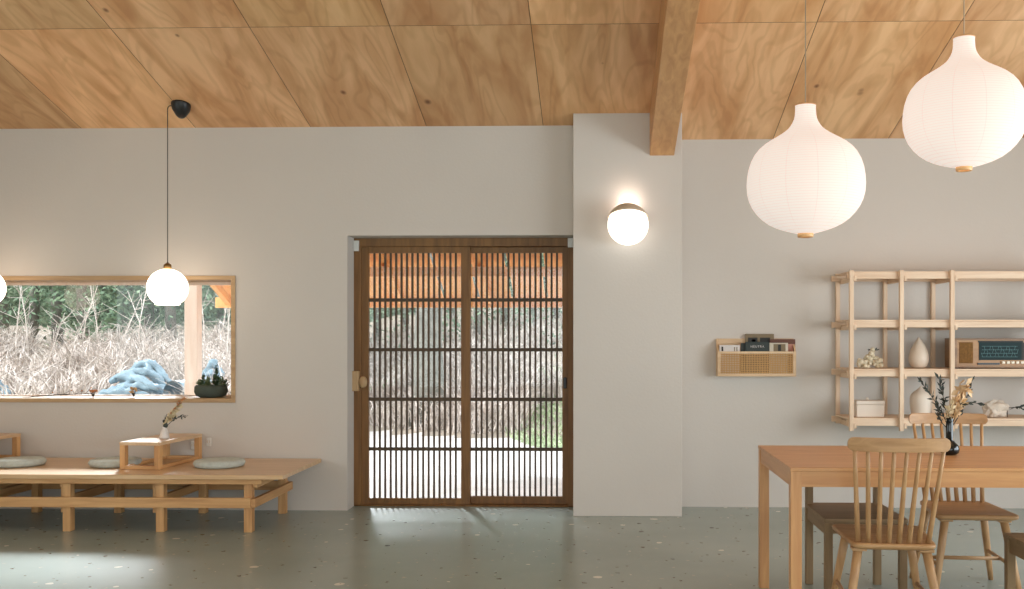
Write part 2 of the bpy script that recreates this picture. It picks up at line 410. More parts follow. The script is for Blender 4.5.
# ceiling of plywood sheets with dark joints
def ceiling():
    sheets = []
    xs = [-0.44 + 0.906 * k for k in range(-6, 7)]
    ys = [8.3, 6.335, 4.575, 2.815, 1.055, -0.705, -2.465, -4.2]
    g = 0.002
    mb = MB(); uvs = []; tones = []
    rnd = random.Random(5)
    # slab above
    y0, y1 = YB - 0.2, 8.3
    a, b = XW0 - 0.1, XW1 + 0.1
    z = lambda y, d=0: ceil_z(y) + d
    mb.add([(a, y0, z(y0, .014)), (b, y0, z(y0, .014)), (b, y1, z(y1, .014)), (a, y1, z(y1, .014)),
            (a, y0, z(y0, .2)), (b, y0, z(y0, .2)), (b, y1, z(y1, .2)), (a, y1, z(y1, .2))],
           [(0, 1, 2, 3), (7, 6, 5, 4), (0, 4, 5, 1), (1, 5, 6, 2), (2, 6, 7, 3), (3, 7, 4, 0)])
    nslab = 6
    tn = {(-4, 0): .80, (-3, 0): 1.08, (-2, 0): 1.0, (-1, 0): .93, (0, 0): .84, (-4, 1): .80, (-3, 1): .82, (-2, 1): 1.0, (-1, 1): .9, (0, 1): .86,
          (1, 0): .95, (2, 0): 1.08, (3, 0): 1.02, (1, 1): 1.05, (2, 1): 1.05, (3, 1): 1.0}
    for j in range(len(ys) - 1):
        for i in range(len(xs) - 1):
            xa, xb, yb_, ya = max(xs[i] + g, a), min(xs[i + 1] - g, b), ys[j] - g, ys[j + 1] + g
            if xb <= xa: continue
            vs = [(xa, ya, z(ya)), (xa, yb_, z(yb_)), (xb, yb_, z(yb_)), (xb, ya, z(ya))]
            top = [(v[0], v[1], v[2] + .0135) for v in vs]
            mb.add(vs + top, [(0, 1, 2, 3), (0, 4, 5, 1), (1, 5, 6, 2), (2, 6, 7, 3), (3, 7, 4, 0)])
            ou, ov = rnd.uniform(0, 40), rnd.uniform(0, 40)
            k = i - 5
            t = tn.get((k, j), rnd.uniform(.85, 1.05))
            sheets.append((ou, ov, (t, t * rnd.uniform(.97, 1.0), t * rnd.uniform(.93, 1.0))))
    me = bpy.data.meshes.new('ceiling'); me.from_pydata(mb.v, [], mb.f)
    me.materials.append(M['ceiling']); me.materials.append(M['seam'])
    me.uv_layers.new(name='grain'); me.color_attributes.new('tone', 'FLOAT_COLOR', 'CORNER')
    uvl = me.uv_layers['grain']; ca = me.color_attributes['tone']
    for p in me.polygons:
        if p.index < nslab: p.material_index = 1; continue
        q = (p.index - nslab); ou, ov, t = sheets[q // 5]
        if q % 5: p.material_index = 1
        for li in p.loop_indices:
            co = me.vertices[me.loops[li].vertex_index].co
            uvl.data[li].uv = (co.x + ou, co.y * 1.03 + ov); ca.data[li].color = (*t, 1)
    me.update(); o = bpy.data.objects.new('ceiling', me); COL.objects.link(o); struct(o)
ceiling()

# door and window openings in the left wall
DX0, DX1, DZ = X(347.3, YL), X(573.2, YC), Z(235, YL)
WX0, WX1 = -5.15, X(235.5, YL)
WZ0, WZ1 = Z(402.6, YL, 200), Z(275.8, YL, 200)
YO = 8.12      # outer face
zt = ceil_z(YL) + 0.0
w = MB()
w.box(XW0, WX0, YL, YO, 0, zt); w.box(WX0, WX1, YL, YO, 0, WZ0); w.box(WX0, WX1, YL, YO, WZ1, zt)
w.box(WX1, DX0, YL, YO, 0, zt); w.box(DX0, DX1 + .02, YL, YO, DZ, zt)
struct(w.build('wall_left', M['wall'], origin=(0, 0, 0)))
struct(MB().box(DX1, X(682, YC), YC, YO, 0, ceil_z(YC)).build('wall_pillar', M['wall'], origin=(0, 0, 0), bevel=.004))
struct(MB().box(X(682, YC), XW1, YR, YO + .15, 0, ceil_z(YR)).build('wall_right', M['wall'], origin=(0, 0, 0)))
# side walls follow the roof slope
def side_wall(name, x0, x1, hole):
    y0, y1, z0, z1 = hole; e = YB
    mb = MB()
    def quad(ya, yb, za, zb):
        za_ = (za, za); zb_ = (zb(ya), zb(yb)) if callable(zb) else (zb, zb)
        vs = [(x0, ya, za), (x1, ya, za), (x1, yb, za), (x0, yb, za), (x0, ya, zb_[0]), (x1, ya, zb_[0]), (x1, yb, zb_[1]), (x0, yb, zb_[1])]
        mb.add(vs, [(3, 2, 1, 0), (4, 5, 6, 7), (0, 1, 5, 4), (1, 2, 6, 5), (2, 3, 7, 6), (3, 0, 4, 7)])
    quad(e, y0, 0, ceil_z); quad(y1, YO + .1, 0, ceil_z); quad(y0, y1, 0, z0); quad(y0, y1, z1, ceil_z)
    struct(mb.build(name, M['wall'], origin=(0, 0, 0)))
side_wall('wall_west', XW0 - .15, XW0, (0.5, 4.5, .7, 2.3))
side_wall('wall_east', XW1, XW1 + .15, (1.2, 6.0, .5, 2.4))
mb = MB(); zb = ceil_z(YB)
mb.box(XW0, XW1, YB - .15, YB, 0, .4); mb.box(XW0, XW1, YB - .15, YB, 2.7, zb)
mb.box(XW0, -4.5, YB - .15, YB, .4, 2.7); mb.box(3.6, XW1, YB - .15, YB, .4, 2.7)
struct(mb.build('wall_back', M['wall'], origin=(0, 0, 0)))

# ceiling beam into the pillar
bx0, bx1 = X(649.7, YC), X(674.2, YC)
bz = Z(156, YC)
y0 = -2.9
vs = []
for y in (y0, YC + .02):
    zl = bz + SL * (YC - y)
    vs += [(bx0, y, zl), (bx1, y, zl), (bx1, y, ceil_z(y) - .001), (bx0, y, ceil_z(y) - .001)]
struct(MB().add(vs, [(3, 2, 1, 0), (4, 5, 6, 7), (0, 1, 5, 4), (1, 2, 6, 5), (2, 3, 7, 6), (3, 0, 4, 7)]).build('trim_1', M['beam'], origin=(bx0, YC, bz), bevel=.004))

# ================================================================== WINDOW
T = .032
wn = struct(MB().box(WX0, WX1, YL - .012, YO, WZ1 - T, WZ1).box(WX0, WX1, YL - .012, YO, WZ0, WZ0 + T)
            .box(WX0, WX0 + T, YL - .012, YO, WZ0 + T, WZ1 - T).box(WX1 - T, WX1, YL - .012, YO, WZ0 + T, WZ1 - T)
            .build('window_1', M['winX'], origin=(0, 0, 0), bevel=.002))
MB().add([(WX0 + T, 8.04, WZ0 + T), (WX1 - T, 8.04, WZ0 + T), (WX1 - T, 8.04, WZ1 - T), (WX0 + T, 8.04, WZ1 - T)], [(0, 1, 2, 3)]).build('pane', M['glass'], wn)
st = MB(); q = .022
st.box(WX0 + T, WX1 - T, 8.02, 8.06, WZ1 - T - q, WZ1 - T); st.box(WX0 + T, WX1 - T, 8.02, 8.06, WZ0 + T, WZ0 + T + .008)
st.box(WX1 - T - q, WX1 - T, 8.02, 8.06, WZ0 + T, WZ1 - T)
st.build('lit_reveal_bead', M['postw'], wn)  # bead widened and coloured pale to imitate the brightly lit reveal

# ================================================================== DOOR
DF = struct(MB().box(DX0, DX1, 7.89, YO, Z(246.2, 7.9), DZ).box(DX0, X(361.5, 7.90), 7.89, YO, 0, Z(246.2, 7.9))
            .box(X(568, 7.90), DX1, 7.89, YO, 0, Z(246.2, 7.9)).box(DX0, DX1, 7.89, YO, 0, .012)
            .build('trim_2', M['frameZ'], origin=(0, 0, 0), bevel=.003))
def door_leaf(name, pa, pb, Y, top, bot, stl, str_, gt, gb, ns):
    x0, x1 = X(pa, Y), X(pb, Y); z1, z0 = Z(top, Y), max(.013, Z(bot, Y)); ga, gb_ = X(stl, Y), X(str_, Y); zt_, zb_ = Z(gt, Y), Z(gb, Y)
    th = .036
    d = struct(MB().box(x0, ga, Y, Y + th, z0, z1).box(gb_, x1, Y, Y + th, z0, z1).box(ga, gb_, Y, Y + th, zt_, z1).box(ga, gb_, Y, Y + th, z0, zb_)
               .build(name, M['frameZ'], origin=(0, 0, 0), bevel=.002))
    sl = MB(); W = gb_ - ga; p = W / ns; sw = .0155
    for i in range(1, ns): xx = ga + p * i; sl.box(xx - sw / 2, xx + sw / 2, Y + .008, Y + .024, zb_, zt_)
    sl.build('lattice_slats', M['slat'], d)
    for yy in (299.8, 349.8, 399.6, 449.6):
        zz = Z(yy, Y); MB().box(ga, gb_, Y + .003, Y + .026, zz - .0135, zz + .0135).build('crossbar', M['slat'], d)
    MB().box(ga, gb_, Y + .027, Y + .031, zb_, zt_).build('pane', M['glass'], d)
    return d
dL = door_leaf('door_1', 361.5, 470, 7.905, 246.4, 506.5, 368.6, 461, 252.6, 498.8, 17)
dR = door_leaf('door_2', 462, 568, 7.95, 247, 505.0, 470.6, 562.3, 252.8, 496.6, 17)
hb = at(355, 381, 7.87)
MB().box(hb.x - .045, hb.x + .035, 7.84, 7.89, hb.z - .08, hb.z + .08).build('lock_block', M['winZ'], DF, bevel=.008)
kb = at(363.5, 382, 7.88)
h = MB().ball((kb.x, 7.865, kb.z), .034, 10, 1.4).build('door_handle', M['winZ'], dL); h['label'] = 'round wooden pull knob'
rb = at(565, 383, 7.945)
MB().box(rb.x - .014, rb.x + .014, 7.943, 7.960, rb.z - .045, rb.z + .045).build('recessed_pull', M['black'], dR, bevel=.006)
for a, b, c, d, l in ((353.5, 358.6, 240, 250.5, 'left'), (567.8, 573, 238, 247.2, 'right')):
    o = MB().box(X(a, 7.87), X(b, 7.87), 7.865, 7.89, Z(d, 7.87), Z(c, 7.87)).build('track_bracket', M['white_plastic'], bevel=.002)
    tag(o, 'small white plastic bracket at upper %s corner of door frame' % l, 'bracket')

# outlets
def outlet(px, py, label):
    p = at(px, py, YL)
    t = thing('wall_outlet', label, 'outlet', (p.x, YL, p.z - .045))
    MB().box(-.02, .02, -.008, 0, 0.01, .075).build('cover_plate', M['white_plastic'], t, bevel=.004)
    MB().box(-.012, -.007, -.0095, -.007, .035, .055).box(.007, .012, -.0095, -.007, .035, .055).build('socket_slots', M['capwood'], t)
outlet(209, 441.5, 'white wall outlet just right of the low table on the platform')
outlet(193.5, 445, 'white wall outlet seen between the legs of the low table')

# ================================================================== RAISED PLATFORM
PZ = .407
pf_x1 = -2.16; pf_y0, pf_y1 = 6.72, 7.66
pl = thing('seating_platform', 'low wooden seating platform along the wall beneath the window', 'platform', (-3.9, 7.2, 0))
MB().box(-5.6, pf_x1, pf_y0, pf_y1, PZ - .030, PZ).build('platform_top', M['deck'], pl, .003, True)
MB().box(-5.6, pf_x1 - .16, pf_y0 + .035, pf_y0 + .08, PZ - .068, PZ - .030).build('edge_beam', M['platX'], pl, .002, True)
MB().box(-5.6, pf_x1 - .16, pf_y1 - .1, pf_y1 - .055, PZ - .068, PZ - .030).build('edge_beam', M['platX'], pl, .002, True)
LX = [-2.43, -3.045, -3.70, -4.345, -4.99]
FY, BY = 6.80, 7.53
for i, x in enumerate(LX):
    MB().box(x - .028, x + .028, FY, FY + .06, 0, PZ - .068).build('leg', M['platZ'], pl, .003, True)
    MB().box(x - .028, x + .028, BY, BY + .06, 0, PZ - .068).build('leg', M['platZ'], pl, .003, True)
    dx = .029 if i == 0 else -.059
    MB().box(x + dx, x + dx + .03, FY - .02, BY + .09, .175, .235).build('cross_rail', M['platY'], pl, .002, True)
    MB().box(x + dx, x + dx + .03, FY + .02, BY + .05, PZ - .1, PZ - .036).build('cross_bearer', M['platY'], pl, .002, True)
    if i: MB().box(x - .095, x - .06, FY + .10, FY + .135, .115, PZ - .068).build('short_post', M['platZ'], pl, .002, True)
MB().box(-5.6, LX[0] + .028, FY - .026, FY - .001, .172, .242).build('rail', M['platX'], pl, .002, True)
MB().box(-5.6, LX[0] + .028, BY + .061, BY + .086, .172, .242).build('rail', M['platX'], pl, .002, True)

# cushions
def cushion(px, py, label):
    p = at(px, py, Z=PZ + .05)
    prof = [(.01, 0), (.15, 0), (.170, .006), (.179, .02), (.179, .036), (.168, .048), (.12, .053), (.05, .054), (.01, .054)]
    t = thing('floor_cushion', label, 'cushion', (p.x, p.y, PZ + .001))
    MB().lathe(prof, n=48).build('cushion_body', M['cushion'], t)
    MB().lathe([(.1790, .024), (.1825, .027), (.1790, .030)], n=48, cap=False).build('piping', M['cushion'], t)
cushion(19, 458.6, 'round grey floor cushion farthest left on the platform')
cushion(115.5, 458.8, 'round grey floor cushion half behind the low table with flowers')
cushion(219.5, 459.6, 'round grey floor cushion on the platform right of the low table')

# low tables
def low_table(x0, x1, label):
    y0, y1, z0, z1 = 6.98, 7.63, PZ + .001, .602
    t = thing('low_table', label, 'table', ((x0 + x1) / 2, (y0 + y1) / 2, z0)); t.rotation_euler.z = -.07; t.location.x += .02
    MB().box(x0, x1, y0, y1, z1 - .024, z1).build('tabletop', M['lowtop'], t, .002, True)
    for ya in (y0, y1 - .05):
        for xa in (x0 + .001, x1 - .041):
            MB().box(xa, xa + .04, ya + .002, ya + .048, z0, z1 - .0245).build('leg', M['platZ'], t, .002, True)
        MB().box(x0 + .041, x1 - .041, ya + .004, ya + .046, z0, z0 + .026).build('foot_bar', M['platX'], t, .002, True)
    for xa in (x1 - .03, x0 + .008):
        MB().box(xa, xa + .022, y0 + .05, y1 - .05, z0, z0 + .024).build('side_rail', M['platY'], t, .002, True)
    return t
lx0, lx1 = X(118.8, 6.98), X(160.4, 6.98)
low_table(lx0, lx1, 'low wooden table holding small white flower vase on the platform')
rx1 = X(17, 7.63); low_table(rx1 - .5, rx1, 'low wooden table cut off by left edge of the photo')

def sprig(mb_stem, mb_leaf, p0, p1, bend, n, l, w, r0=.0025, spread=.9):
    p0, p1 = Vector(p0), Vector(p1); b = Vector(bend); pts = []
    for i in range(8):
        t = i / 7; pts.append(p0.lerp(p1, t) + b * math.sin(PI * t))
    mb_stem.tube(pts, [r0 * (1 - .6 * i / 7) for i in range(8)], 5)
    for k in range(n):
        t = .3 + .7 * k / n; i = min(6, int(t * 7)); p = pts[i].lerp(pts[i + 1], t * 7 - i)
        d = (pts[i + 1] - pts[i]).normalized() + Vector([random.uniform(-spread, spread) for _ in range(3)])
        mb_leaf.leaf(p, d, l * random.uniform(.6, 1.2), w * random.uniform(.7, 1.1))

# small white vase with dried flowers
vp = at(164.5, 438.5, Z=.602)
t = thing('bud_vase', 'small white conical vase with dried flowers on the low table', 'vase', (vp.x, vp.y, .603))
MB().lathe([(.002, 0), (.034, 0), (.036, .006), (.024, .055), (.013, .078), (.014, .082), (.010, .080)], n=28).build('vase_body', M['whitecer'], t)
sm, lf, fl, rs = MB(), MB(), MB(), MB()
sprig(sm, fl, (0, 0, .07), (.11, .01, .24), (-.01, 0, .01), 60, .036, .030)
sprig(sm, lf, (0, 0, .07), (.16, 0, .16), (0, 0, .03), 22, .034, .012)
sprig(sm, rs, (0, 0, .07), (.13, .01, .29), (-.02, 0, -.01), 34, .036, .022, spread=.6)
sprig(sm, lf, (0, 0, .07), (.01, .01, .17), (-.01, 0, 0), 18, .03, .012)
sprig(sm, fl, (0, 0, .07), (.07, .01, .17), (-.02, 0, 0), 30, .036, .03)
lf.ball((.008, 0, .095), .018, 6, 1)
sm.build('stems', M['stem'], t); lf.build('dark_leaves', M['dleaf'], t); fl.build('pale_flowers', M['cream'], t); rs.build('rust_flowers', M['rustleaf'], t)

# window sill things
pp = at(211, 397.6, 7.82)
t = thing('succulent_planter', 'grey-green boat-shaped planter of succulents at window corner', 'planter', (pp.x, 7.82, WZ0 + T + .001))
MB().lathe([(.002, 0), (.085, 0), (.118, .012), (.133, .045), (.130, .085), (.118, .098), (.108, .092), (.10, .085), (.002, .085)], n=36, sy=.62).build('pot', M['planter'], t)
MB().lathe([(.002, .080), (.108, .088), (.10, .09), (.002, .094)], n=24, sy=.6).build('soil', M['soil'], t)
for (ox, oy, hh, n, mt) in ((-.06, 0, .10, 90, 'succ'), (-.095, .01, .05, 50, 'succ2'), (-.015, -.02, .075, 90, 'succ2'), (.045, 0, .17, 110, 'succ'), (.02, .03, .09, 60, 'succ'), (.085, 0, .075, 80, 'succ2'), (.11, .01, .05, 40, 'succ')):
    mb = MB(); mb.tube([(ox, oy, .085), (ox * 1.02, oy, .085 + hh * .9)], [.005, .003], 6)
    for k in range(n):
        zz = .09 + hh * random.random() ** 1.1; a = random.uniform(0, 2 * PI); rr = (.006 + .018 * (1 - (zz - .09) / hh))
        mb.leaf((ox, oy, zz), (math.cos(a), math.sin(a) * .7, random.uniform(.1, 1.1)), rr * 1.8, .010)
    mb.build('succulent', M[mt], t)
tw = MB(); BUDS = []
a0, a1 = at(22, 397.5, 7.80), at(92, 393.5, 7.80)
tw.tube([a0, a0.lerp(a1, .5) + Vector((0, 0, .006)), a1], [.004, .004, .002], 6)
for s, e in ((.35, (.05, 0, .03)), (.55, (.09, 0, .04)), (.75, (.06, 0, .03)), (.9, (.05, 0, .05))):
    b0 = a0.lerp(a1, s); tw.tube([b0, b0 + Vector(e)], [.002, .001], 5); BUDS.append(b0 + Vector(e))
t = thing('dried_twig', 'long thin bare twig lying along the window sill', 'twig', (a0.x, 7.80, WZ0 + T))
tw.build('stem', M['stem'], t, 0, True); [MB().ball(b, .006, 5).build('bud', M['rustleaf'], t, 0, True) for b in BUDS]
def sill_posy(px, label, mat, n, r, h):
    p = at(px, 398, 7.80); t = thing('dried_posy', label, 'dried flowers', (p.x, 7.80, WZ0 + T + .001)); s, l = MB(), MB()
    for k in range(9):
        a = random.uniform(0, 2 * PI); e = (r * math.cos(a) * random.random(), .4 * r * math.sin(a), h * random.uniform(.5, 1))
        s.tube([(0, 0, 0), e], [.0022, .0012], 5)
        for j in range(n): l.leaf(e, (random.uniform(-1, 1), random.uniform(-1, 1), random.uniform(-.5, 1)), .018, .012)
    s.build('stems', M['stem'], t); l.build('petals', M[mat], t)
sill_posy(93, 'tuft of small brown dried flowers on the window sill', 'rustleaf', 6, .03, .06)
sill_posy(134, 'tuft of larger peach dried blossoms on the window sill', 'ochre', 14, .05, .07)

# ================================================================== PENDANTS (opal globes)
gp = at(167.6, 288, 7.33)
R = .5 * 40.0 / F * gp.y
def globe_lamp(x, label, full):
    c = Vector((x, gp.y, gp.z)); t = thing('pendant_lamp', label, 'lamp', (c.x, c.y, c.z))
    prof = [(.018, R * .96)]
    for k in range(0, 24):
        a = math.radians(8 + k * 6.0); prof.append((R * math.sin(a), R * .97 * math.cos(a) ))
    prof += [(R * .62, -R * .84), (R * .50, -R * .87), (.01, -R * .88)]
    MB().lathe(prof, n=48).build('glass_shade', M['globe'], t)
    MB().lathe([(.004, R * .95), (.028, R * .95), (.028, R * .95 + .032), (.024, R * .95 + .036), (.006, R * .95 + .05)], n=24).build('lamp_holder', M['brass'], t)
    top = at(168, 107.5, gp.y)
    hz = ceil_z(c.y) - c.z
    MB().tube([(0, 0, R * .95 + .045), (0, 0, hz - .03)], .0036, 8).build('cord', M['cord'], t)
    fl_ = 1 if full else -1
    k = MB(); k.tube([(a_ * fl_, b_, c_) for a_, b_, c_ in [(0, 0, hz - .03), (.004, 0, hz - .015), (.02, -.005, hz - .006), (.06, -.01, hz - .012), (.095, -.01, hz - .05), (.10, -.01, hz - .085)]], .0036, 8)
    k.build('cord_swag', M['black'], t)
    mb = MB().lathe([(.002, -.10), (.022, -.098), (.036, -.085), (.062, -.045), (.070, -.012), (.070, 0.0), (.002, .0)], n=28)
    # canopy tilts with the roof slope
    mb.v = [(v[0] + .105 * fl_, v[1] - .01, v[2] + hz + .004 - SL * (v[1] - .0)) for v in mb.v]
    mb.build('ceiling_canopy', M['black'], t)
globe_lamp(gp.x, 'round white opal glass pendant lamp hanging in front of the window', True)
globe_lamp(X(-16.2, gp.y), 'round white glass pendant lamp cut off at left photo edge', False)

# ================================================================== WALL LAMP on pillar
wl = at(628, 224.8, YC - .13)
r = .5 * 41 / F * (YC - .13)
t = thing('wall_lamp', 'round glowing wall lamp with beige cap on the white pillar', 'lamp', (wl.x, YC, wl.z))
glb = MB(); prof = [(max(.001, r * math.sin(PI * i / 24)), -r * math.cos(PI * i / 24)) for i in range(25)]
glb.lathe(prof, n=48); glb.v = [(v[0], v[1] - .13, v[2]) for v in glb.v]
glb.build('glass_globe', emis('wall_lamp_glass', (255, 246, 236), 1.5), t)
cap = MB(); rc = r * 1.035
prof = [(max(.001, rc * math.sin(a)), rc * math.cos(a)) for a in [math.radians(2 + 3.6 * k) for k in range(20)]]
cap.lathe(prof, n=48, cap=False)
rot = Matrix.Rotation(math.radians(-20), 3, 'X')
cap.v = [tuple(rot @ Vector(v) + Vector((0, -.13, 0))) for v in cap.v]
o = cap.build('lamp_cap', M['capwood'], t)
sd = o.modifiers.new('s', 'SOLIDIFY'); sd.thickness = .004; sd.offset = 1
MB().tube([(0, -.001, .01), (0, -.02, .01)], .055, 24).build('wall_plate', M['capwood'], t)
L = bpy.data.lights.new('wall_light', 'POINT'); L.energy = 1.6; L.color = (1, .84, .74); L.shadow_soft_size = .02
lo = bpy.data.objects.new('wall_light', L); COL.objects.link(lo); lo.parent = t; lo.location = (0, -.08, r + .008)

# ================================================================== PAPER LANTERNS
LPROF = [(38, 50), (37.5, 60), (38, 72), (39, 86), (42, 100), (47, 112), (54, 124), (63, 136), (75, 146), (90, 157), (108, 168), (130, 181), (150, 194), (170, 211), (187, 232), (200, 257), (209, 285),
         (214, 315), (216, 345), (214, 375), (207, 402), (196, 427), (180, 450), (160, 471), (136, 489), (108, 503), (80, 513), (55, 520), (32, 526)]
def lantern(px, Y, top_y, wpx, label):
    p = at(px, top_y, Y); dist = p.y / cph
    k = wpx / F * dist / 432.0
    t = thing('paper_lantern', label, 'lamp', (p.x, p.y, p.z - (526 - 50) * k))
    prof = [(a * k, (526 - b) * k) for a, b in reversed(LPROF)]
    MB().lathe(prof, n=64, cap=False).build('paper_shade', M['paper'], t)
    MB().lathe([(20 * k, -12 * k), (27 * k, -14 * k), (29 * k, -12 * k), (29 * k, 3 * k), (22 * k, 3 * k), (20 * k, -12 * k)], n=40, cap=False).build('bottom_ring', M['ringwood'], t)
    zt = (526 - 50) * k
    MB().lathe([(36 * k, zt - .002), (39 * k, zt - .002), (39 * k, zt + .003), (36 * k, zt + .003), (36 * k, zt - .002)], n=40, cap=False).build('top_ring', M['ringwood'], t)
    MB().ball((0, 0, .42 * zt), .045, 10).tube([(0, 0, .42 * zt + .04), (0, 0, .42 * zt + .1)], .02, 12).build('bulb', M['bulb'], t)
    MB().tube([(0, 0, .42 * zt + .1), (0, 0, ceil_z(p.y) - (p.z - zt))], .0028, 8).build('cord', M['wcord'], t)
lantern(805.5, 4.80, 105.5, 115.5, 'onion-shaped white paper lantern, lower and left of the two')
lantern(964, 4.75, 38, 116, 'onion-shaped white paper lantern, higher one near right photo edge')

# ================================================================== WALL RACK WITH BOOKS
ry0, ry1 = YR - .11, YR
ra, rb_ = X(717.6, ry0), X(796.2, ry0)
rz0, rz1 = Z(376.3, ry0), Z(351.3, ry0)
t = thing('magazine_rack', 'small wall-mounted wooden rack with woven cane front', 'rack', ((ra + rb_) / 2, YR, rz0))
fw = .024
MB().box(ra, rb_, ry0, ry0 + .012, rz1 - .018, rz1).box(ra, rb_, ry0, ry0 + .012, rz0, rz0 + fw).box(ra, ra + fw, ry0, ry0 + .012, rz0 + fw, rz1 - .018).box(rb_ - fw, rb_, ry0, ry0 + .012, rz0 + fw, rz1 - .018).build('front_frame', M['rack'], t, .0015, True)
MB().box(ra, rb_, YR - .012, YR - .001, rz0, Z(338.6, YR)).build('back_panel', M['rack'], t, .0015, True)
MB().box(ra, rb_, ry0 + .012, YR - .012, rz0, rz0 + .012).build('bottom', M['rack'], t, 0, True)
for xa in (ra, rb_ - .012):
    zt = Z(339, YR)
    MB().add([(xa, ry0 + .012, rz0 + .012), (xa + .012, ry0 + .012, rz0 + .012), (xa + .012, YR - .012, rz0 + .012), (xa, YR - .012, rz0 + .012),
              (xa, ry0 + .012, rz1), (xa + .012, ry0 + .012, rz1), (xa + .012, YR - .012, zt), (xa, YR - .012, zt)],
             [(3, 2, 1, 0), (4, 5, 6, 7), (0, 1, 5, 4), (1, 2, 6, 5), (2, 3, 7, 6), (3, 0, 4, 7)]).build('side_panel', M['rack'], t, 0, True)
cn = MB(); n = 44
for i in range(n):
    x = ra + fw + (rb_ - ra - 2 * fw) * (i + .5) / n; cn.box(x - .0032, x + .0032, ry0 + .004, ry0 + .006, rz0 + fw, rz1 - .018)
for i in range(11):
    z = rz0 + fw + (rz1 - .018 - rz0 - fw) * (i + .5) / 11; cn.box(ra + fw, rb_ - fw, ry0 + .006, ry0 + .008, z - .003, z + .003)
cn.build('cane_panel', M['cane'], t, 0, True)

def book(px0, px1, ptop, Y, th, mat, label, zb=None):
    x0, x1 = X(px0, Y), X(px1, Y); z0 = rz0 + .0125; z1 = Z(ptop, Y)
    t = thing('book', label, 'book', ((x0 + x1) / 2, Y, z0))
    c = MB().box(x0, x1, Y, Y + .002, z0, z1).box(x0, x1, Y + th - .002, Y + th, z0, z1).box(x0, x0 + .002, Y + .002, Y + th - .002, z0, z1)
    c.build('cover', M[mat], t, 0, True)
    MB().box(x0 + .002, x1 - .003, Y + .002, Y + th - .002, z0 + .003, z1 - .003).build('pages', M['page'], t, 0, True)
    return t
def patch(t, name, px0, px1, p0, p1, Y, mat):
    MB().box(X(px0, Y), X(px1, Y), Y - .0008, Y, Z(p1, Y), Z(p0, Y)).build(name, M[mat], t, 0, True)
bW = book(719.5, 740, 345, 7.842, .014, 'book_white', 'white booklet at left end of the wall rack')
patch(bW, 'cover_mark', 721.5, 723.2, 346.6, 351, 7.842, 'ink'); patch(bW, 'cover_lines', 734, 735, 347, 351, 7.842, 'book_olive'); patch(bW, 'cover_lines', 736.4, 737.4, 347, 351, 7.842, 'book_olive')
bD = book(745.5, 769, 341.8, 7.84, .016, 'book_dark', 'dark green book with pale lettering in the wall rack')
bS = book(741, 747, 343, 7.86, .012, 'book_dark', 'narrow dark book between white booklet and lettered green book')
bO = book(745.6, 774, 334, 7.905, .014, 'book_olive', 'tall olive-framed picture book behind the lettered green book')
patch(bO, 'cover_picture', 748, 757.5, 337.6, 345, 7.905, 'ink'); patch(bO, 'cover_picture', 760, 770, 337.6, 345, 7.905, 'ink'); patch(bO, 'cover_highlight', 752, 755.5, 339.3, 342, 7.905, 'page')
bB = book(770, 795.3, 339.2, 7.885, .014, 'book_brown', 'brown and pink book at right end of the wall rack')
patch(bB, 'cover_picture', 788, 794, 344, 352, 7.885, 'book_pink')
bC = book(769.6, 788, 342.8, 7.845, .012, 'page', 'cream booklet with small picture in the wall rack')
patch(bC, 'cover_picture', 773.5, 785.5, 344, 352, 7.845, 'book_olive'); patch(bC, 'cover_picture', 778, 781, 344.6, 351, 7.8442, 'ink')
fc = bpy.data.curves.new('title_lettering', 'FONT'); fc.body = 'NEUTRA'; fc.size = .024; fc.space_character = 1.25; fc.align_x = 'CENTER'; fc.align_y = 'CENTER'
fo = bpy.data.objects.new('title_lettering', fc); COL.objects.link(fo); fo.parent = bD
fo.rotation_euler = (PI / 2, 0, 0); q = at(757.3, 346.6, 7.839); o_ = Vector(bD['_o']); fo.location = (q.x - o_.x, -.0012, q.z - o_.z)
fc.materials.append(M['book_white'])
bpy.context.view_layer.update()
me = bpy.data.meshes.new_from_object(fo.evaluated_get(bpy.context.evaluated_depsgraph_get()))
fm = bpy.data.objects.new('title_lettering', me); COL.objects.link(fm); fm.parent = bD; fm.location = fo.location; fm.rotation_euler = fo.rotation_euler
bpy.data.objects.remove(fo); fm.name = 'title_lettering'

# ================================================================== SHELF UNIT
fy, by = 7.47, YR - .04      # post front faces
SX = [X(838.2, by), X(885.6, by), X(933.6, by), 3.42]
pw = .031
ztop, zbot = Z(270.2, fy, 850), Z(431, fy, 850)
sh = thing('shelf_unit', 'open pine shelf unit of square posts against the right wall', 'shelf', ((SX[0] + SX[3]) / 2, 7.7, zbot))
lv = [Z(272.5, fy, 860), Z(321.3, fy, 860), Z(370.6, fy, 860), Z(420.2, fy, 860)]
for i, x in enumerate(SX):
    MB().box(x - pw / 2, x + pw / 2, fy, fy + pw, zbot, ztop).build('post', M['pineZ'], sh, .002, True)
    MB().box(x - pw / 2, x + pw / 2, by, by + pw, zbot + .02, ztop).build('post', M['pineZ'], sh, .002, True)
xl, xr = SX[0] - .055, SX[3] + .05
for j, z in enumerate(lv):
    MB().box(SX[0] - .03, xr, fy + pw + .001, fy + pw + .02, z - .045, z - .001).build('rail', M['pineX'], sh, .0015, True)
    MB().box(xl, xr, by - .022, by - .002, z - .045, z - .001).build('rail', M['pineX'], sh, .0015, True)
    for x in SX:
        MB().box(x + pw / 2 + .001, x + pw / 2 + .02, fy - .004, by + pw, z - .064, z - .026).build('cross_rail', M['pineY'], sh, .0015, True)
    if j == 0:
        MB().box(SX[0] - .02, xr, fy + .0365, by - .001, z - .001, z + .010).build('shelf_board', M['pineX'], sh, .001, True)
    else:
        MB().box(SX[0] - .02, xr, fy + .0365, by - .001, z, z + .012).build('shelf_board', M['pineX'], sh, .001, True)
S2, S3, S4 = lv[1] + .0125, lv[2] + .0125, lv[3] + .0125
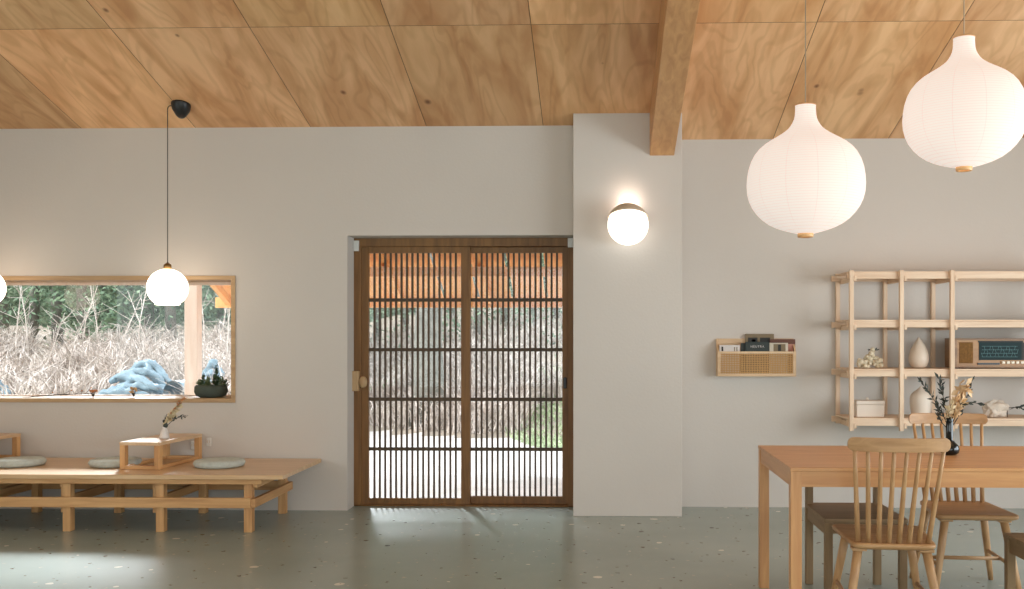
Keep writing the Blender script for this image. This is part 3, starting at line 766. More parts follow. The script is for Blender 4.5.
# coral / dried cluster
p = at(869, 371, 7.62); t = thing('dried_ornament', 'knobbly cream dried ornament with grey tip on the shelf', 'ornament', (p.x, 7.62, S3))
mb = MB(); lf = MB()
for k in range(60):
    u = random.uniform(-1, 1); hh = (.05 + .11 * max(0, 1 - abs(u - .25) * 1.6)) * random.random()
    mb.ball((u * .085, random.uniform(-.03, .03), .014 + hh), random.uniform(.012, .021), 6)
mb.tube([(.02, 0, .05), (.03, 0, .12), (.045, 0, .14)], [.012, .01, .008], 8)
for k in range(14): lf.leaf((.035 + random.uniform(-.03, .02), random.uniform(-.01, .01), .135), (random.uniform(-1, 1), random.uniform(-1, 1), random.uniform(0, .6)), .03, .012)
mb.build('knobs', M['coral'], t); lf.build('dry_leaves', M['dleaf'], t)
# teardrop vase
p = at(918.8, 371, 7.66); w_ = .5 * 19.5 / F * 7.66
t = MB().lathe([(.001, 0), (.35 * w_ * 2 / 2, 0), (.72 * w_, .012), (.95 * w_, .045), (w_, .075), (.95 * w_, .105), (.8 * w_, .14), (.58 * w_, .175), (.33 * w_, .205), (.14 * w_, .226), (.04 * w_, .236), (.001, .237)], n=40).build('teardrop_vase', M['ceramic'], None, origin=(0, 0, 0))
t.location = (p.x, 7.66, S3); tag(t, 'cream teardrop-shaped ceramic vase with pointed top on middle shelf', 'vase')
# box with knob
p = at(868.5, 421, 7.66)
t = thing('lidded_box', 'plain cream box with small knob on the lowest shelf', 'box', (p.x, 7.66, S4))
MB().box(-.105, .105, -.06, .06, 0, .095).build('box_body', M['ceramic2'], t, .006)
MB().box(-.107, .107, -.062, .062, .0955, .125).build('lid', M['ceramic2'], t, .005)
MB().ball((-.01, 0, .136), .012, 8).build('knob', M['ceramic2'], t)
# rounded vase with nipple top
p = at(921, 421, 7.64)
t = MB().lathe([(.001, 0), (.062, 0), (.070, .015), (.078, .06), (.083, .11), (.082, .145), (.072, .172), (.052, .192), (.030, .207), (.015, .222), (.007, .232), (.001, .234)], n=40).build('rounded_vase', M['ceramic2'], None, origin=(0, 0, 0))
t.location = (p.x, 7.64, S4); tag(t, 'pale rounded ceramic vase with nub top on the lowest shelf', 'vase')
# radio
Yr = 7.56
xa, xb = X(952.5, Yr), X(952.5, Yr) + .72; za, zb2 = S3, Z(338.3, Yr)
rd = thing('radio', 'vintage walnut tabletop radio with green dial on the shelf', 'radio', ((xa + xb) / 2, Yr + .12, za))
e = .012
MB().box(xa, xb, Yr, Yr + .17, zb2 - e, zb2).box(xa, xb, Yr, Yr + .17, za + .008, za + .008 + e).box(xa, xa + .035, Yr, Yr + .17, za + .008 + e, zb2 - e).box(xb - .018, xb, Yr, Yr + .17, za + .008 + e, zb2 - e).box(xa + .035, xb - .018, Yr + .158, Yr + .17, za + .008 + e, zb2 - e).build('case', M['radio'], rd, .002, True)
MB().box(xa + .035, xb - .018, Yr + .012, Yr + .024, za + .02, zb2 - e).build('front_panel', M['radiofront'], rd, 0, True)
gx0, gx1 = X(960, Yr), X(973.5, Yr)
mb = MB(); mb.box(gx0, gx1, Yr + .008, Yr + .0118, za + .04, zb2 - .03)
for i in range(9): x = gx0 + (gx1 - gx0) * (i + .5) / 9; mb.box(x - .002, x + .002, Yr + .004, Yr + .008, za + .04, zb2 - .03)
mb.build('speaker_grille', M['grille'], rd, 0, True)
dx0, dx1 = X(979.5, Yr), X(1022, Yr); dz0, dz1 = Z(359.8, Yr), Z(342.3, Yr)
MB().box(dx0, dx1, Yr + .007, Yr + .0118, dz0, dz1).build('dial_glass', M['dial'], rd, 0, True)
mk = MB()
for row in range(4):
    z = dz0 + (dz1 - dz0) * (.18 + .2 * row)
    mk.box(dx0 + .02, dx1 - .03, Yr + .0055, Yr + .007, z - .0012, z + .0012)
for i in range(26):
    x = dx0 + .025 + (dx1 - dx0 - .06) * i / 25; zz = dz0 + (dz1 - dz0) * (.2 + .18 * (i % 3))
    mk.bar((x, Yr + .006, zz), (x + .010 * (1 if i % 2 else -1), Yr + .006, zz + .03), .001, .0018)
mk.build('dial_markings', M['dialmark'], rd, 0, True)
MB().box(X(978.5, Yr), X(1023.5, Yr), Yr + .0072, Yr + .0118, dz1, dz1 + .012).box(dx1, dx1 + .02, Yr + .0072, Yr + .0118, dz0, dz1).build('dial_surround', M['ink'], rd, 0, True)
MB().box(X(978, Yr), X(1000, Yr), Yr + .003, Yr + .0118, Z(364.4, Yr), Z(362.6, Yr)).build('tuning_strip', M['black'], rd, 0, True)
for i in range(8):
    x = X(1003.5 + 4.7 * i, Yr); MB().box(x - .012, x + .012, Yr - .006, Yr + .0118, Z(363.4, Yr), Z(361, Yr)).build('key', M['ivory'], rd, .002, True)
for fx in (xa + .05, xb - .05): MB().box(fx - .02, fx + .02, Yr + .03, Yr + .15, za, za + .008).build('foot', M['black'], rd, 0, True)
# rocky ornament and dark branch on lowest shelf
p = at(996, 421, 7.62)
bm = bmesh.new(); bmesh.ops.create_icosphere(bm, subdivisions=3, radius=1)
rr = random.Random(3)
from mathutils import noise
for v in bm.verts:
    nrm = v.co.copy(); d = 1 + .38 * noise.noise(nrm * 1.7 + Vector((3, 1, 8))) + .15 * noise.noise(nrm * 4)
    v.co = Vector((nrm.x * .095 * d, nrm.y * .06 * d, max(-.062, nrm.z * .072 * d)))
me = bpy.data.meshes.new('rock'); bm.to_mesh(me); bm.free(); me.materials.append(M['rock'])
o = bpy.data.objects.new('stone_ornament', me); COL.objects.link(o); o.location = (p.x, 7.62, S4 + .064)
tag(o, 'pale rough stone ornament on the lowest shelf under the radio', 'ornament')
p = at(1010, 420, 7.6); t = thing('dried_branch', 'dark dried leafy branch lying beside the pale stone ornament', 'branch', (p.x, 7.6, S4 + .002))
s, l = MB(), MB()
sprig(s, l, (-.02, 0, .07), (.16, 0, .03), (0, 0, .02), 26, .03, .014, .003, 1.2); sprig(s, l, (0, 0, .06), (.12, 0, .08), (0, 0, .01), 16, .03, .014, .003, 1.2)
s.tube([(-.02, 0, .07), (-.02, 0, 0)], .003, 5)
s.build('stem', M['stem'], t); l.build('leaves', M['dleaf'], t)

# ================================================================== DINING TABLE
TZ = .763; ty0, ty1 = 4.50, 5.42; tx0, tx1 = .856, 3.3
t = thing('dining_table', 'long rectangular oak dining table with square corner legs', 'table', ((tx0 + tx1) / 2, (ty0 + ty1) / 2, 0))
MB().box(tx0, tx1, ty0, ty1, TZ - .016, TZ).build('tabletop', M['oakX'], t, .002, True)
lw = .050
for xa in (tx0 + .002, tx1 - lw - .002):
    for ya in (ty0 + .002, ty1 - lw - .002):
        MB().box(xa, xa + lw, ya, ya + lw, 0, TZ - .0165).build('leg', M['oakZ'], t, .002, True)
for ya in (ty0 + .006, ty1 - .03): MB().box(tx0 + lw + .002, tx1 - lw - .002, ya, ya + .024, TZ - .088, TZ - .0165).build('apron', M['oakX'], t, .001, True)
for xa in (tx0 + .006, tx1 - .03): MB().box(xa, xa + .024, ty0 + lw + .002, ty1 - lw - .002, TZ - .088, TZ - .0165).build('apron', M['oakY'], t, .001, True)

# black vase with dried flowers on the table
vp = at(949.5, 454.8, Z=TZ)
t = thing('black_vase', 'slim black glass vase of dried flowers on the dining table', 'vase', (vp.x, vp.y, TZ + .001))
k = vp.y / F
MB().lathe([(.001, 0), (.030, 0), (.044, .010), (.048, .028), (.042, .048), (.026, .062), (.0175, .075), (.0175, .17), (.019, .19), (.015, .19), (.014, .08)], n=32).build('vase_body', M['blackglass'], t)
def rel(px, py, dy=0): q = at(px, py, vp.y + dy); return (q.x - vp.x, dy, q.z - TZ)
s, dl, oc, cr = MB(), MB(), MB(), MB()
b0 = (0, 0, .17)
b0 = (0, 0, .12)
sprig(s, dl, b0, rel(920, 380), (.025, 0, -.02), 44, .036, .013, .003, .8)
sprig(s, dl, b0, rel(939, 378, .03), (.0, 0, .01), 44, .034, .013, .003, .9)
sprig(s, dl, b0, rel(938, 408, -.02), (-.02, 0, .0), 26, .034, .013, .003, .9)
sprig(s, dl, b0, rel(972, 380, .02), (.012, 0, -.01), 30, .034, .012, .003, .6)
sprig(s, dl, b0, rel(984, 406), (-.03, 0, .07), 10, .036, .018, .0025, .9)
sprig(s, oc, b0, rel(966, 386), (.0, 0, -.01), 46, .042, .026, .003, .9)
sprig(s, oc, b0, rel(957, 398, -.02), (.0, 0, 0), 44, .036, .024, .003, .9)
sprig(s, cr, b0, rel(952, 402, -.03), (-.01, 0, 0), 30, .030, .02, .0025, .9)
for k_ in range(16): oc.leaf(rel(963 + random.uniform(-5, 5), 389 + random.uniform(-5, 4)), (random.uniform(-1, 1), random.uniform(-1, 1), random.uniform(-1, 1)), .05, .034)
s.build('stems', M['stem'], t); dl.build('dark_leaves', M['dleaf'], t); oc.build('ochre_petals', M['ochre'], t); cr.build('cream_petals', M['cream'], t)

# ================================================================== WINDSOR CHAIRS
def round_poly(pts, r, n=5):
    out = []; m = len(pts)
    for i in range(m):
        p, a, b = Vector(pts[i]), Vector(pts[i - 1]), Vector(pts[(i + 1) % m])
        pa = p + (a - p).normalized() * r; pb = p + (b - p).normalized() * r
        for k in range(n + 1):
            u = k / n; out.append(((1 - u) ** 2 * pa + 2 * u * (1 - u) * p + u * u * pb)[:])
    return out
def windsor(label, loc, rz):
    t = thing('windsor_chair', label, 'chair', loc, rz)
    SZ = .44
    outl = round_poly([(-.212, .24), (-.18, -.235), (.18, -.235), (.212, .24)], .045)
    mb = MB(); n = len(outl); rings = []
    for s_, z in ((.90, SZ - .030), (.985, SZ - .020), (1.0, SZ - .010), (.985, SZ - .001), (.93, SZ), (.6, SZ - .006), (.2, SZ - .009)):
        rings.append([(x * s_, y * s_, z) for x, y in outl])
    vs = [v for r_ in rings for v in r_]
    fs = [(i * n + k, i * n + (k + 1) % n, (i + 1) * n + (k + 1) % n, (i + 1) * n + k) for i in range(len(rings) - 1) for k in range(n)]
    fs += [tuple(range(n - 1, -1, -1)), tuple(range((len(rings) - 1) * n, len(rings) * n))]
    mb.add(vs, fs, True); mb.build('seat', M['chairX'], t)
    feet = {}
    for sx in (-1, 1):
        for sy in (-1, 1):
            a = Vector((sx * .145, sy * .165, SZ - .02)); b = Vector((sx * .215, sy * (.225 if sy > 0 else .245), 0))
            MB().tube([a, a.lerp(b, .35), a.lerp(b, .7), b], [.021, .0195, .017, .0135], 16).build('leg', M['chairZ'], t)
            feet[sx, sy] = lambda z, a=a, b=b: a.lerp(b, (SZ - .02 - z) / (SZ - .02))
            MB().box(a.x - .032, a.x + .032, a.y - .032, a.y + .032, SZ - .042, SZ - .028).build('corner_block', M['chairX'], t, .003)
    for sx in (-1, 1): MB().tube([feet[sx, -1](.17), feet[sx, 1](.17)], .010, 10).build('stretcher', M['chairY'], t)
    MB().tube([(feet[-1, 1](.17) + feet[-1, -1](.17)) / 2, (feet[1, 1](.17) + feet[1, -1](.17)) / 2], .010, 10).build('stretcher', M['chairX'], t)
    # comb rail, gently curved
    CT, CB = .917, .853; W = .215; pts = 25; vs = []; prof = []
    def comb_y(x): return -.335 + .045 * (1 - (abs(x) / W) ** 2) * -1 + .03
    for i in range(pts):
        u = -math.cos(PI * i / (pts - 1)); x = W * u
        edge = max(0, (abs(u) - .88) / .12); ins = .024 * (1 - math.sqrt(max(0, 1 - edge ** 2)))
        zt_, zb_ = CT - ins, CB + ins + (0.004)
        y = comb_y(x)
        vs += [(x, y - .010, zb_), (x, y + .010, zb_), (x, y + .004, zt_), (x, y - .014, zt_)]
    fs = [(i * 4 + k, i * 4 + (k + 1) % 4, (i + 1) * 4 + (k + 1) % 4, (i + 1) * 4 + k) for i in range(pts - 1) for k in range(4)]
    fs += [(3, 2, 1, 0), tuple((pts - 1) * 4 + k for k in range(4))]
    MB().add(vs, fs).build('comb_rail', M['chairX'], t, .004)
    for i in range(8):
        u = -1 + 2 * i / 7; xb_, xt = u * .150, u * .188
        yb = -.185 - .02 * (1 - u * u); yt = comb_y(xt) - .002
        a, b = Vector((xb_, yb, SZ - .015)), Vector((xt, yt, CB + .02))
        MB().tube([a, a.lerp(b, .3), a.lerp(b, .7), b], [.0122, .0115, .0096, .0082], 12).build('spindle', M['chairZ'], t)
    return t
windsor('spindle-back wooden chair nearest the camera, its back to us', (1.315, 4.64, 0), -.085)
windsor('spindle-back wooden chair facing us behind the table', (1.945, 5.37, 0), PI - .06)

def low_chair(label, x0, x1, ya, yb, rz):
    t = thing('low_back_chair', label, 'chair', ((x0 + x1) / 2, (ya + yb) / 2, 0), rz)
    w, d = (x1 - x0) / 2, (yb - ya) / 2; SZ = .4416; l = .038
    MB().box(-w, w, -d, d - l - .001, SZ - .02, SZ).box(-w + l + .001, w - l - .001, d - l - .001, d, SZ - .02, SZ).build('seat', M['darkX'], t, .002)
    for sx in (-1, 1):
        xa = -w + .003 if sx < 0 else w - l - .003
        MB().box(xa, xa + l, -d + .003, -d + .003 + l, 0, SZ - .0205).build('leg', M['darkZ'], t, .002)
        MB().box(xa, xa + l, d - l, d, 0, .69).build('rear_post', M['darkZ'], t, .002)
        xr_ = xa + .006
        MB().box(xr_, xr_ + .022, -d + l + .004, d - l - .001, SZ - .085, SZ - .0205).build('apron', M['darkY'], t, .001)
    MB().box(-w + l + .004, w - l - .004, -d + .008, -d + .03, SZ - .075, SZ - .0205).build('apron', M['darkX'], t, .001)
    MB().box(-w + l + .004, w - l - .004, d - .03, d - .008, SZ - .075, SZ - .0205).build('apron', M['darkX'], t, .001)
    MB().box(-w + l + .001, w - l - .001, d - .03, d - .012, .60, .68).build('backrest', M['darkX'], t, .002)
low_chair('dark brown square-legged low-back chair tucked under table between spindle-back chairs', 1.122, 1.535, 5.00, 5.50, 0)
xs_ = X(1003.2, 4.68)
low_chair('dark brown square-legged chair cut off at lower right photo corner', xs_, xs_ + .407, 4.18, 4.68, PI)

# ================================================================== OUTSIDE
def sstep(a, b, x): x = max(0, min(1, (x - a) / (b - a))); return x * x * (3 - 2 * x)
def gz(x, y):
    u = x + .15 * (y - 10); s = 1 - sstep(-3.9, -3.0, u)
    z1 = .35 + .135 * max(0, y - 9.2) - .08 * max(0, y - 15) if y > 9.2 else .35 * sstep(8.2, 9.2, y)
    y2 = 14.6 + .5 * math.sin(x * .8) - .25 * x
    z2 = -.12 + (.24 * (y - y2) if y > y2 else 0)
    z = -.12 + s * (z1 + .1) if s > .999 else s * z1 + (1 - s) * z2
    return z + .05 * noise.noise(Vector((x * .9, y * .9, 0))) * (1 if y > 9 else 0)
nx, ny = 90, 80; vs = []; xs = [-16 + 24 * i / nx for i in range(nx + 1)]; ys = [8.1 + 24 * (j / ny) ** 1.4 for j in range(ny + 1)]
for y in ys:
    for x in xs: vs.append((x, y, gz(x, y)))
fs = [(j * (nx + 1) + i, j * (nx + 1) + i + 1, (j + 1) * (nx + 1) + i + 1, (j + 1) * (nx + 1) + i) for j in range(ny) for i in range(nx)]
g = MB().add(vs, fs, True).build('ground', [M['ground'], M['bank']], None, origin=(0, 0, 0)); struct(g)
for p in g.data.polygons:
    c = p.center
    if (c.x + .15 * (c.y - 10) < -3.4) or c.y > 14.6 + .5 * math.sin(c.x * .8) - .25 * c.x: p.material_index = 1
struct(MB().box(-3.75, 3, 8.12, 9.7, -.12, -.02).build('trim_3', M['ground'], None, origin=(0, 0, 0), bevel=.01))

def blades(name, mat, n, region, hmin, hmax, w, label, lean=.6):
    mb = MB(); c = 0
    while c < n:
        x, y = region()
        if x is None: continue
        z = gz(x, y) - .02; hgt = random.uniform(hmin, hmax); a = random.uniform(0, 2 * PI); ln = random.uniform(.1, lean) * hgt * 1.3
        dx, dy = math.cos(a), math.sin(a); wx, wy = -dy * w / 2, dx * w / 2
        if random.random() < .5: wx, wy = w / 2, 0
        p1 = (x + dx * ln * .35, y + dy * ln * .35, z + hgt * .6); p2 = (x + dx * ln, y + dy * ln, z + hgt * random.uniform(.7, 1))
        mb.add([(x - wx, y - wy, z), (x + wx, y + wy, z), (p1[0] + wx * .8, p1[1] + wy * .8, p1[2]), (p1[0] - wx * .8, p1[1] - wy * .8, p1[2]), p2], [(0, 1, 2, 3), (3, 2, 4)])
        c += 1
    o = mb.build(name, M[mat], None); tag(o, label, 'grass', kind='stuff'); return o
def reg_left():
    y = 9.8 + 5.6 * random.random() ** 1.1; a = random.uniform(-.80, -.33); x = a * y
    if x + .15 * (y - 10) > -3.6: return None, None
    if y < 12.2 and random.random() < .5: return None, None
    if y < 11.6 and abs(x - X(148, 10.75)) < .62: return None, None
    if y < 10.8 and x < X(20, 10.6): return None, None
    if noise.noise(Vector((x * .8, y * .8, 3))) < -.12: return None, None
    return x, y
def reg_door():
    a = random.uniform(-.33, .06); y0_ = 14.6; y = y0_ + 7 * random.random() ** 1.2; x = a * y
    if y < 14.6 + .5 * math.sin(x * .8) - .25 * x + .2: return None, None
    if noise.noise(Vector((x * .7, y * .7, 9))) < -.1: return None, None
    return x, y
blades('dry_brush', 'dry', 11000, reg_left, .2, .6, .016, 'tangle of pale dry grass on the bank outside the window', 1.4)
blades('dry_brush', 'dry', 9000, reg_door, .25, .7, .022, 'pale dry undergrowth on the slope beyond the sliding doors', 1.3)
def reg_lawn():
    y = random.uniform(13, 18.3); x = random.uniform(-4.2, 1.5)
    if y < 13.1 + 4.5 * (1 - sstep(-2.9, -.5, x)) + .2 * math.sin(x * 3): return None, None
    return x, y
blades('lawn_strip', 'lawn', 16000, reg_lawn, .04, .10, .02, 'strip of short green grass beyond the gravel outside the doors')

# bare tall stems on the bank
for (px, py, Y, hh, ln) in ((44, 370, 11.5, 1.0, .25), (150, 350, 13, 1.1, -.3), (66, 350, 12.5, .9, .3), (218, 345, 12.5, 1.2, .15), (14, 360, 12.2, 1.3, .1), (30, 350, 13.2, 1.5, -.2), (78, 350, 13.4, 1.4, .35), (100, 345, 13.8, 1.2, -.15), (118, 350, 13.0, 1.0, .3), (136, 345, 13.8, 1.3, .2), (206, 350, 12.8, 1.4, -.1), (226, 350, 11.8, 1.1, .05)):
    x = X(px, Y); z = gz(x, Y); mb = MB()
    mb.tube([(x, Y, z - .05), (x + ln * .3, Y, z + hh * .5), (x + ln, Y, z + hh)], [.010, .008, .003], 6)
    for k in range(14):
        u = random.uniform(.3, .95); b0_ = Vector((x + ln * u * u, Y, z + hh * u)); mb.tube([b0_, b0_ + Vector((random.uniform(-.3, .3), random.uniform(-.2, .2), random.uniform(0, .3)))], [.004, .0015], 5)
    tag(mb.build('bare_shrub', M['dry']), 'bare pale branching shrub standing in the dry grass outside', 'shrub', 'bare shrubs on the bank')

# tarps
def tarp(px, py, Y, w, d, h, seed, label):
    c = at(px, py, Y); gx = c.x; rr_ = random.Random(seed); mb = MB(); n1, n2 = 26, 16; vs = []
    for j in range(n2 + 1):
        for i in range(n1 + 1):
            u, v = -1 + 2 * i / n1, -1 + 2 * j / n2
            x = gx + u * w; y = Y + v * d; env = max(0, 1 - u * u) * max(0, 1 - v * v)
            vs.append((x, y, gz(x, y) + .01 + env * h * (.45 + .3 * noise.noise(Vector((u * 3, v * 3, seed))))))
    mb.add(vs, [(j * (n1 + 1) + i, j * (n1 + 1) + i + 1, (j + 1) * (n1 + 1) + i + 1, (j + 1) * (n1 + 1) + i) for j in range(n2) for i in range(n1)], True)
    nf = 13
    for k in range(nf):
        f = k / (nf - 1); pts = []; rs = []
        xa, xb = gx - w * (.95 - .3 * f + rr_.uniform(-.1, .1)), gx + w * (.45 + .5 * rr_.random())
        yy = Y - d * .5 + d * f; hh = h * (.35 + .6 * f) * rr_.uniform(.8, 1.1); sg = rr_.uniform(-.2, .2)
        for q_ in range(14):
            u = q_ / 13; x = xa + (xb - xa) * u; y = yy + d * .5 * math.sin(u * 3 + seed + k) * .5
            zz = gz(x, y) + hh * (math.sin(PI * (.22 + .7 * u)) ** .9) * (1 - .35 * u) + .02 * math.sin(u * 9 + k)
            pts.append((x, y, zz)); rs.append((.008 + .034 * math.sin(PI * min(1, .1 + u)) * rr_.uniform(.8, 1.1)) * h / .45)
        mb.tube(pts, rs, 10)
    o = mb.build('tarpaulin', M['tarp'], sub=1); tag(o, label, 'tarp')
    tx = bpy.data.textures.new('crumple', 'CLOUDS'); tx.noise_scale = .09; tx.noise_depth = 3
    dm = o.modifiers.new('crumple', 'DISPLACE'); dm.texture = tx; dm.strength = .11; dm.mid_level = .5
tarp(143, 400, 10.75, .42, .35, .62, 2, 'crumpled blue-grey tarpaulin heaped on the bank outside the window')
tarp(-4, 400, 10.6, .20, .25, .40, 5, 'small blue-grey tarpaulin outside at the left photo edge')
tarp(212, 392, 11.4, .16, .22, .45, 8, 'pale tarpaulin outside seen right of the porch post')
c = at(174, 383, 10.6)
mb = MB(); rO = .15
ax = Vector((.35, 1, 0)).normalized(); cc = Vector((c.x, 10.6, gz(c.x, 10.6) + rO * 1.5))
mb.tube([cc - ax * .001, cc + ax * .5], rO, 24, cap=False); mb.tube([cc, cc + ax * .5], rO - .02, 24, cap=False)
tag(mb.build('tarp_roll', M['tarp']), 'rolled blue sheet lying on its side beside the crumpled tarpaulin', 'roll')

# porch: post, eave beam, rafters and orange soffit boards
pb = X(193, 8.8)
tag(MB().box(pb - .058, pb + .058, 8.75, 8.86, -.1, 1.95).build('porch_post', M['postw'], bevel=.004), 'pale square timber porch post outside the window', 'post')
pr = thing('porch_roof', 'orange timber porch roof seen through the top of the doors', 'roof', (-1, 8.8, 1.7))
def rz_(y): return 2.40 - .42 * (y - 8.02)
def sloped(name, mat, x0, x1, ya, yb, dz0, dz1):
    vs = [(x0, ya, rz_(ya) + dz0), (x1, ya, rz_(ya) + dz0), (x1, yb, rz_(yb) + dz0), (x0, yb, rz_(yb) + dz0), (x0, ya, rz_(ya) + dz1), (x1, ya, rz_(ya) + dz1), (x1, yb, rz_(yb) + dz1), (x0, yb, rz_(yb) + dz1)]
    return MB().add(vs, [(3, 2, 1, 0), (4, 5, 6, 7), (0, 1, 5, 4), (1, 2, 6, 5), (2, 3, 7, 6), (3, 0, 4, 7)]).build(name, M[mat], pr, 0, True)
xx = -3.7
while xx < 2.6:
    wdt = random.choice((.42, .3, .52)); gap = .03
    sloped('soffit_board', 'soffit', xx, xx + wdt, 8.13, 9.62, 0, .02); xx += wdt + gap
for k in range(8): sloped('rafter', 'soffit', -3.65 + k * .85, -3.60 + k * .85, 8.13, 9.62, -.07, -.001)
MB().box(-3.75, 2.7, 8.78, 8.86, rz_(8.86) - .16, rz_(8.86) - .075).build('purlin', M['soffit'], pr, 0, True)
MB().box(-3.75, 2.7, 9.60, 9.68, rz_(9.6) - .10, rz_(9.6) - .0).build('eave_beam', M['soffit'], pr, 0, True)

# trees
def tree(px, Y, h, rad, nleaf, mat, label, group, trunk=.09, seed=0, bare=.3):
    x = X(px, Y); z = gz(x, Y); rr = random.Random(seed)
    t = thing('tree', label, 'tree', (x, Y, z), 0, group)
    mb = MB(); b1 = rr.uniform(-.3, .3)
    mb.tube([(0, 0, -.1), (b1 * .3, 0, h * .3), (b1, .1, h * .65), (b1 * 1.3, 0, h)], [trunk, trunk * .85, trunk * .6, trunk * .2], 10)
    for k in range(10):
        u = rr.uniform(.25, .95); a = rr.uniform(0, 2 * PI); p = Vector((b1 * u, 0, h * u)); mb.tube([p, p + Vector((math.cos(a) * rad, math.sin(a) * rad, rr.uniform(0, .6)))], [trunk * .25, trunk * .06], 6)
    mb.build('trunk', M['bark'], t)
    lf = MB(); cl = [(rr.uniform(-rad, rad), rr.uniform(-rad, rad), h * (bare + (1 - bare) * rr.random())) for _ in range(18)]
    st = random.getstate(); random.seed(seed + 99)
    for k in range(nleaf):
        c = rr.choice(cl); p = (c[0] + rr.gauss(0, .28), c[1] + rr.gauss(0, .28), c[2] + rr.gauss(0, .25))
        lf.leaf(p, (rr.uniform(-1, 1), rr.uniform(-1, 1), rr.uniform(-1, .5)), rr.uniform(.06, .13), rr.uniform(.03, .06))
    random.setstate(st); lf.build('foliage', M[mat], t)
G1 = 'trees in the thicket outside the window'; G2 = 'trees on the slope beyond the doors'
for i, px in enumerate((-30, 5, 32, 58, 84, 104, 126, 150, 172, 196, 222, 244)):
    Y = 15.5 + 2.5 * ((i * 7) % 4) / 3
    tree(px, Y, 4.2, .75, 3200, 'leaf' if i % 3 else 'leaf2', 'leafy green thicket tree with slender trunk outside the window', G1, .09, i, .05)
for i, px in enumerate((352, 378, 405, 452, 478, 505, 532, 556, 585)):
    Y = 20 + 2.5 * ((i * 5) % 4) / 3
    tree(px, Y, 4.5, .9, 1300, 'leaf2' if i % 2 else 'leaf', 'leafy slope tree seen through the door lattice', G2, .09, 40 + i, .05)
x = X(428, 15.6); tt = thing('bare_tree', 'thick grey bare tree trunk seen through the left door', 'tree', (x, 15.6, gz(x, 15.6)))
MB().tube([(0, 0, -.1), (.02, 0, .25), (0, 0, 1.2), (.05, 0, 2.6), (0, 0, 4.5)], [.42, .27, .22, .19, .14], 16).build('trunk', M['bark'], tt)
hb_ = MB()
for k in range(24):
    a = 2 * PI * k / 24
# wooded hillside further back
vs = []; n1 = 60; n2 = 20
for j in range(n2 + 1):
    for i in range(n1 + 1):
        x = -18 + 26 * i / n1; zz = -.1 + 6.0 * j / n2; vs.append((x, 24 + zz * .5 + 1.2 * noise.noise(Vector((x * .7, zz * .9, 1))), zz + 1))
fs = [(j * (n1 + 1) + i, j * (n1 + 1) + i + 1, (j + 1) * (n1 + 1) + i + 1, (j + 1) * (n1 + 1) + i) for j in range(n2) for i in range(n1)]
tag(MB().add(vs, fs, True).build('wooded_hillside', M['hill']), 'dense dim green undergrowth behind the trees', 'undergrowth', kind='stuff')

# ================================================================== LIGHT
def area(name, loc, rot, sx, sy, e, col):
    L = bpy.data.lights.new(name, 'AREA'); L.shape = 'RECTANGLE'; L.size = sx; L.size_y = sy; L.energy = e; L.color = col
    o = bpy.data.objects.new(name, L); COL.objects.link(o); o.location = loc; o.rotation_euler = rot; return o
area('back_opening_fill', (.9, YB - .02, 1.55), (-PI / 2, 0, PI), 5.2, 2.2, 78, (.93, .96, 1))  # area lamp added as soft fill in the unseen back wall opening
area('east_opening_fill', (XW1 + .02, 3.6, 1.30), (0, PI / 2, 0), 1.6, 4.6, 165, (.82, .91, 1))  # added cool fill lamp in the east wall opening, out of view
area('west_opening_fill', (XW0 - .02, 2.5, 1.5), (0, -PI / 2, 0), 1.5, 3.9, 25, (.9, .95, 1))  # weak fill lamp added in the unseen west wall opening
L = bpy.data.lights.new('added_sky_spot', 'SPOT'); L.energy = 170000; L.spot_size = math.radians(12); L.spot_blend = .35; L.shadow_soft_size = 3.2; L.color = (.90, .96, 1)  # added spot aimed through the window, stands in for sky light on the floor
o = bpy.data.objects.new('added_sky_spot', L); COL.objects.link(o); o.location = (-10.5, 30, 14.4)
o.rotation_euler = (Vector((-10.5, 30, 14.4)) - Vector((-4.2, 7.4, .7))).to_track_quat('Z', 'Y').to_euler()
S = bpy.data.lights.new('sun', 'SUN'); S.energy = 3.2; S.angle = .15; S.color = (1, .96, .9)
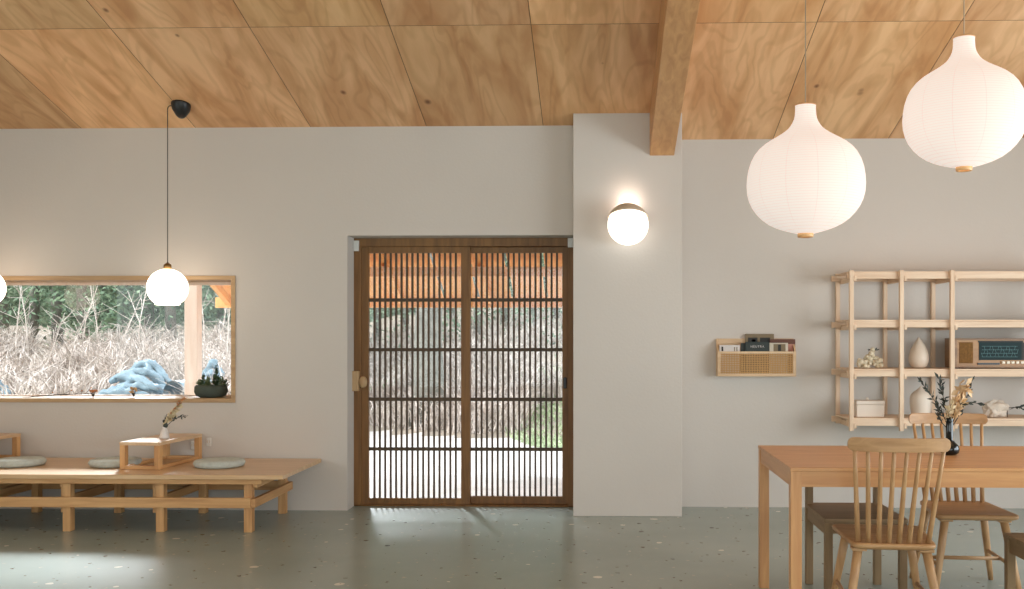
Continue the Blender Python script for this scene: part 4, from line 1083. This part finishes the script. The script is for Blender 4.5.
so = bpy.data.objects.new('sun', S); COL.objects.link(so); so.rotation_euler = Vector((-.75, -.35, .75)).to_track_quat('Z', 'Y').to_euler()
wd = bpy.data.worlds.new('sky'); sc.world = wd; wd.use_nodes = True
bg = wd.node_tree.nodes['Background']; nt = wd.node_tree
tc = N(nt, 'ShaderNodeTexCoord'); sx_ = N(nt, 'ShaderNodeSeparateXYZ'); rp = N(nt, 'ShaderNodeValToRGB')
rp.color_ramp.elements[0].position = .0; rp.color_ramp.elements[0].color = (.75, .85, .82, 1)
rp.color_ramp.elements[1].position = .6; rp.color_ramp.elements[1].color = (.86, .93, 1, 1)
nt.links.new(tc.outputs['Generated'], sx_.inputs[0]); nt.links.new(sx_.outputs['Z'], rp.inputs['Fac']); nt.links.new(rp.outputs['Color'], bg.inputs['Color'])
bg.inputs['Strength'].default_value = 2.8

# ================================================================== CAMERA
cam = bpy.data.cameras.new('camera'); co = bpy.data.objects.new('camera', cam); COL.objects.link(co)
cam.sensor_width = 36; cam.lens = F / 1024 * 36; cam.shift_x = -(CX0 - 512) / 1024; cam.shift_y = (HY - 294.5) / 1024
co.location = (0, 0, CH); co.rotation_euler = (PI / 2, 0, PHI); cam.clip_start = .05
sc.camera = co
SUBS = {'dial_markings': 'dial_glass', 'dial_surround': 'dial_glass', 'key': 'front_panel', 'tuning_strip': 'front_panel', 'speaker_grille': 'front_panel',
        'title_lettering': 'cover', 'cover_picture': 'cover', 'cover_mark': 'cover', 'cover_lines': 'cover', 'cover_highlight': 'cover', 'knob': 'lid',
        'piping': 'cushion_body', 'bottom_ring': 'paper_shade', 'top_ring': 'paper_shade', 'socket_slots': 'cover_plate', 'cord_swag': 'cord', 'bud': 'stem', 'soil': 'pot'}
for root in ROOTS:
    kids = {c.name.split('.')[0]: c for c in root.children}
    for c in list(root.children):
        p_ = SUBS.get(c.name.split('.')[0])
        if p_ and p_ in kids: c.parent = kids[p_]
for o in ROOTS:
    if '_o' in o: del o['_o']
sc.view_settings.view_transform = 'Standard'; sc.view_settings.look = 'None'; sc.view_settings.exposure = -0.08
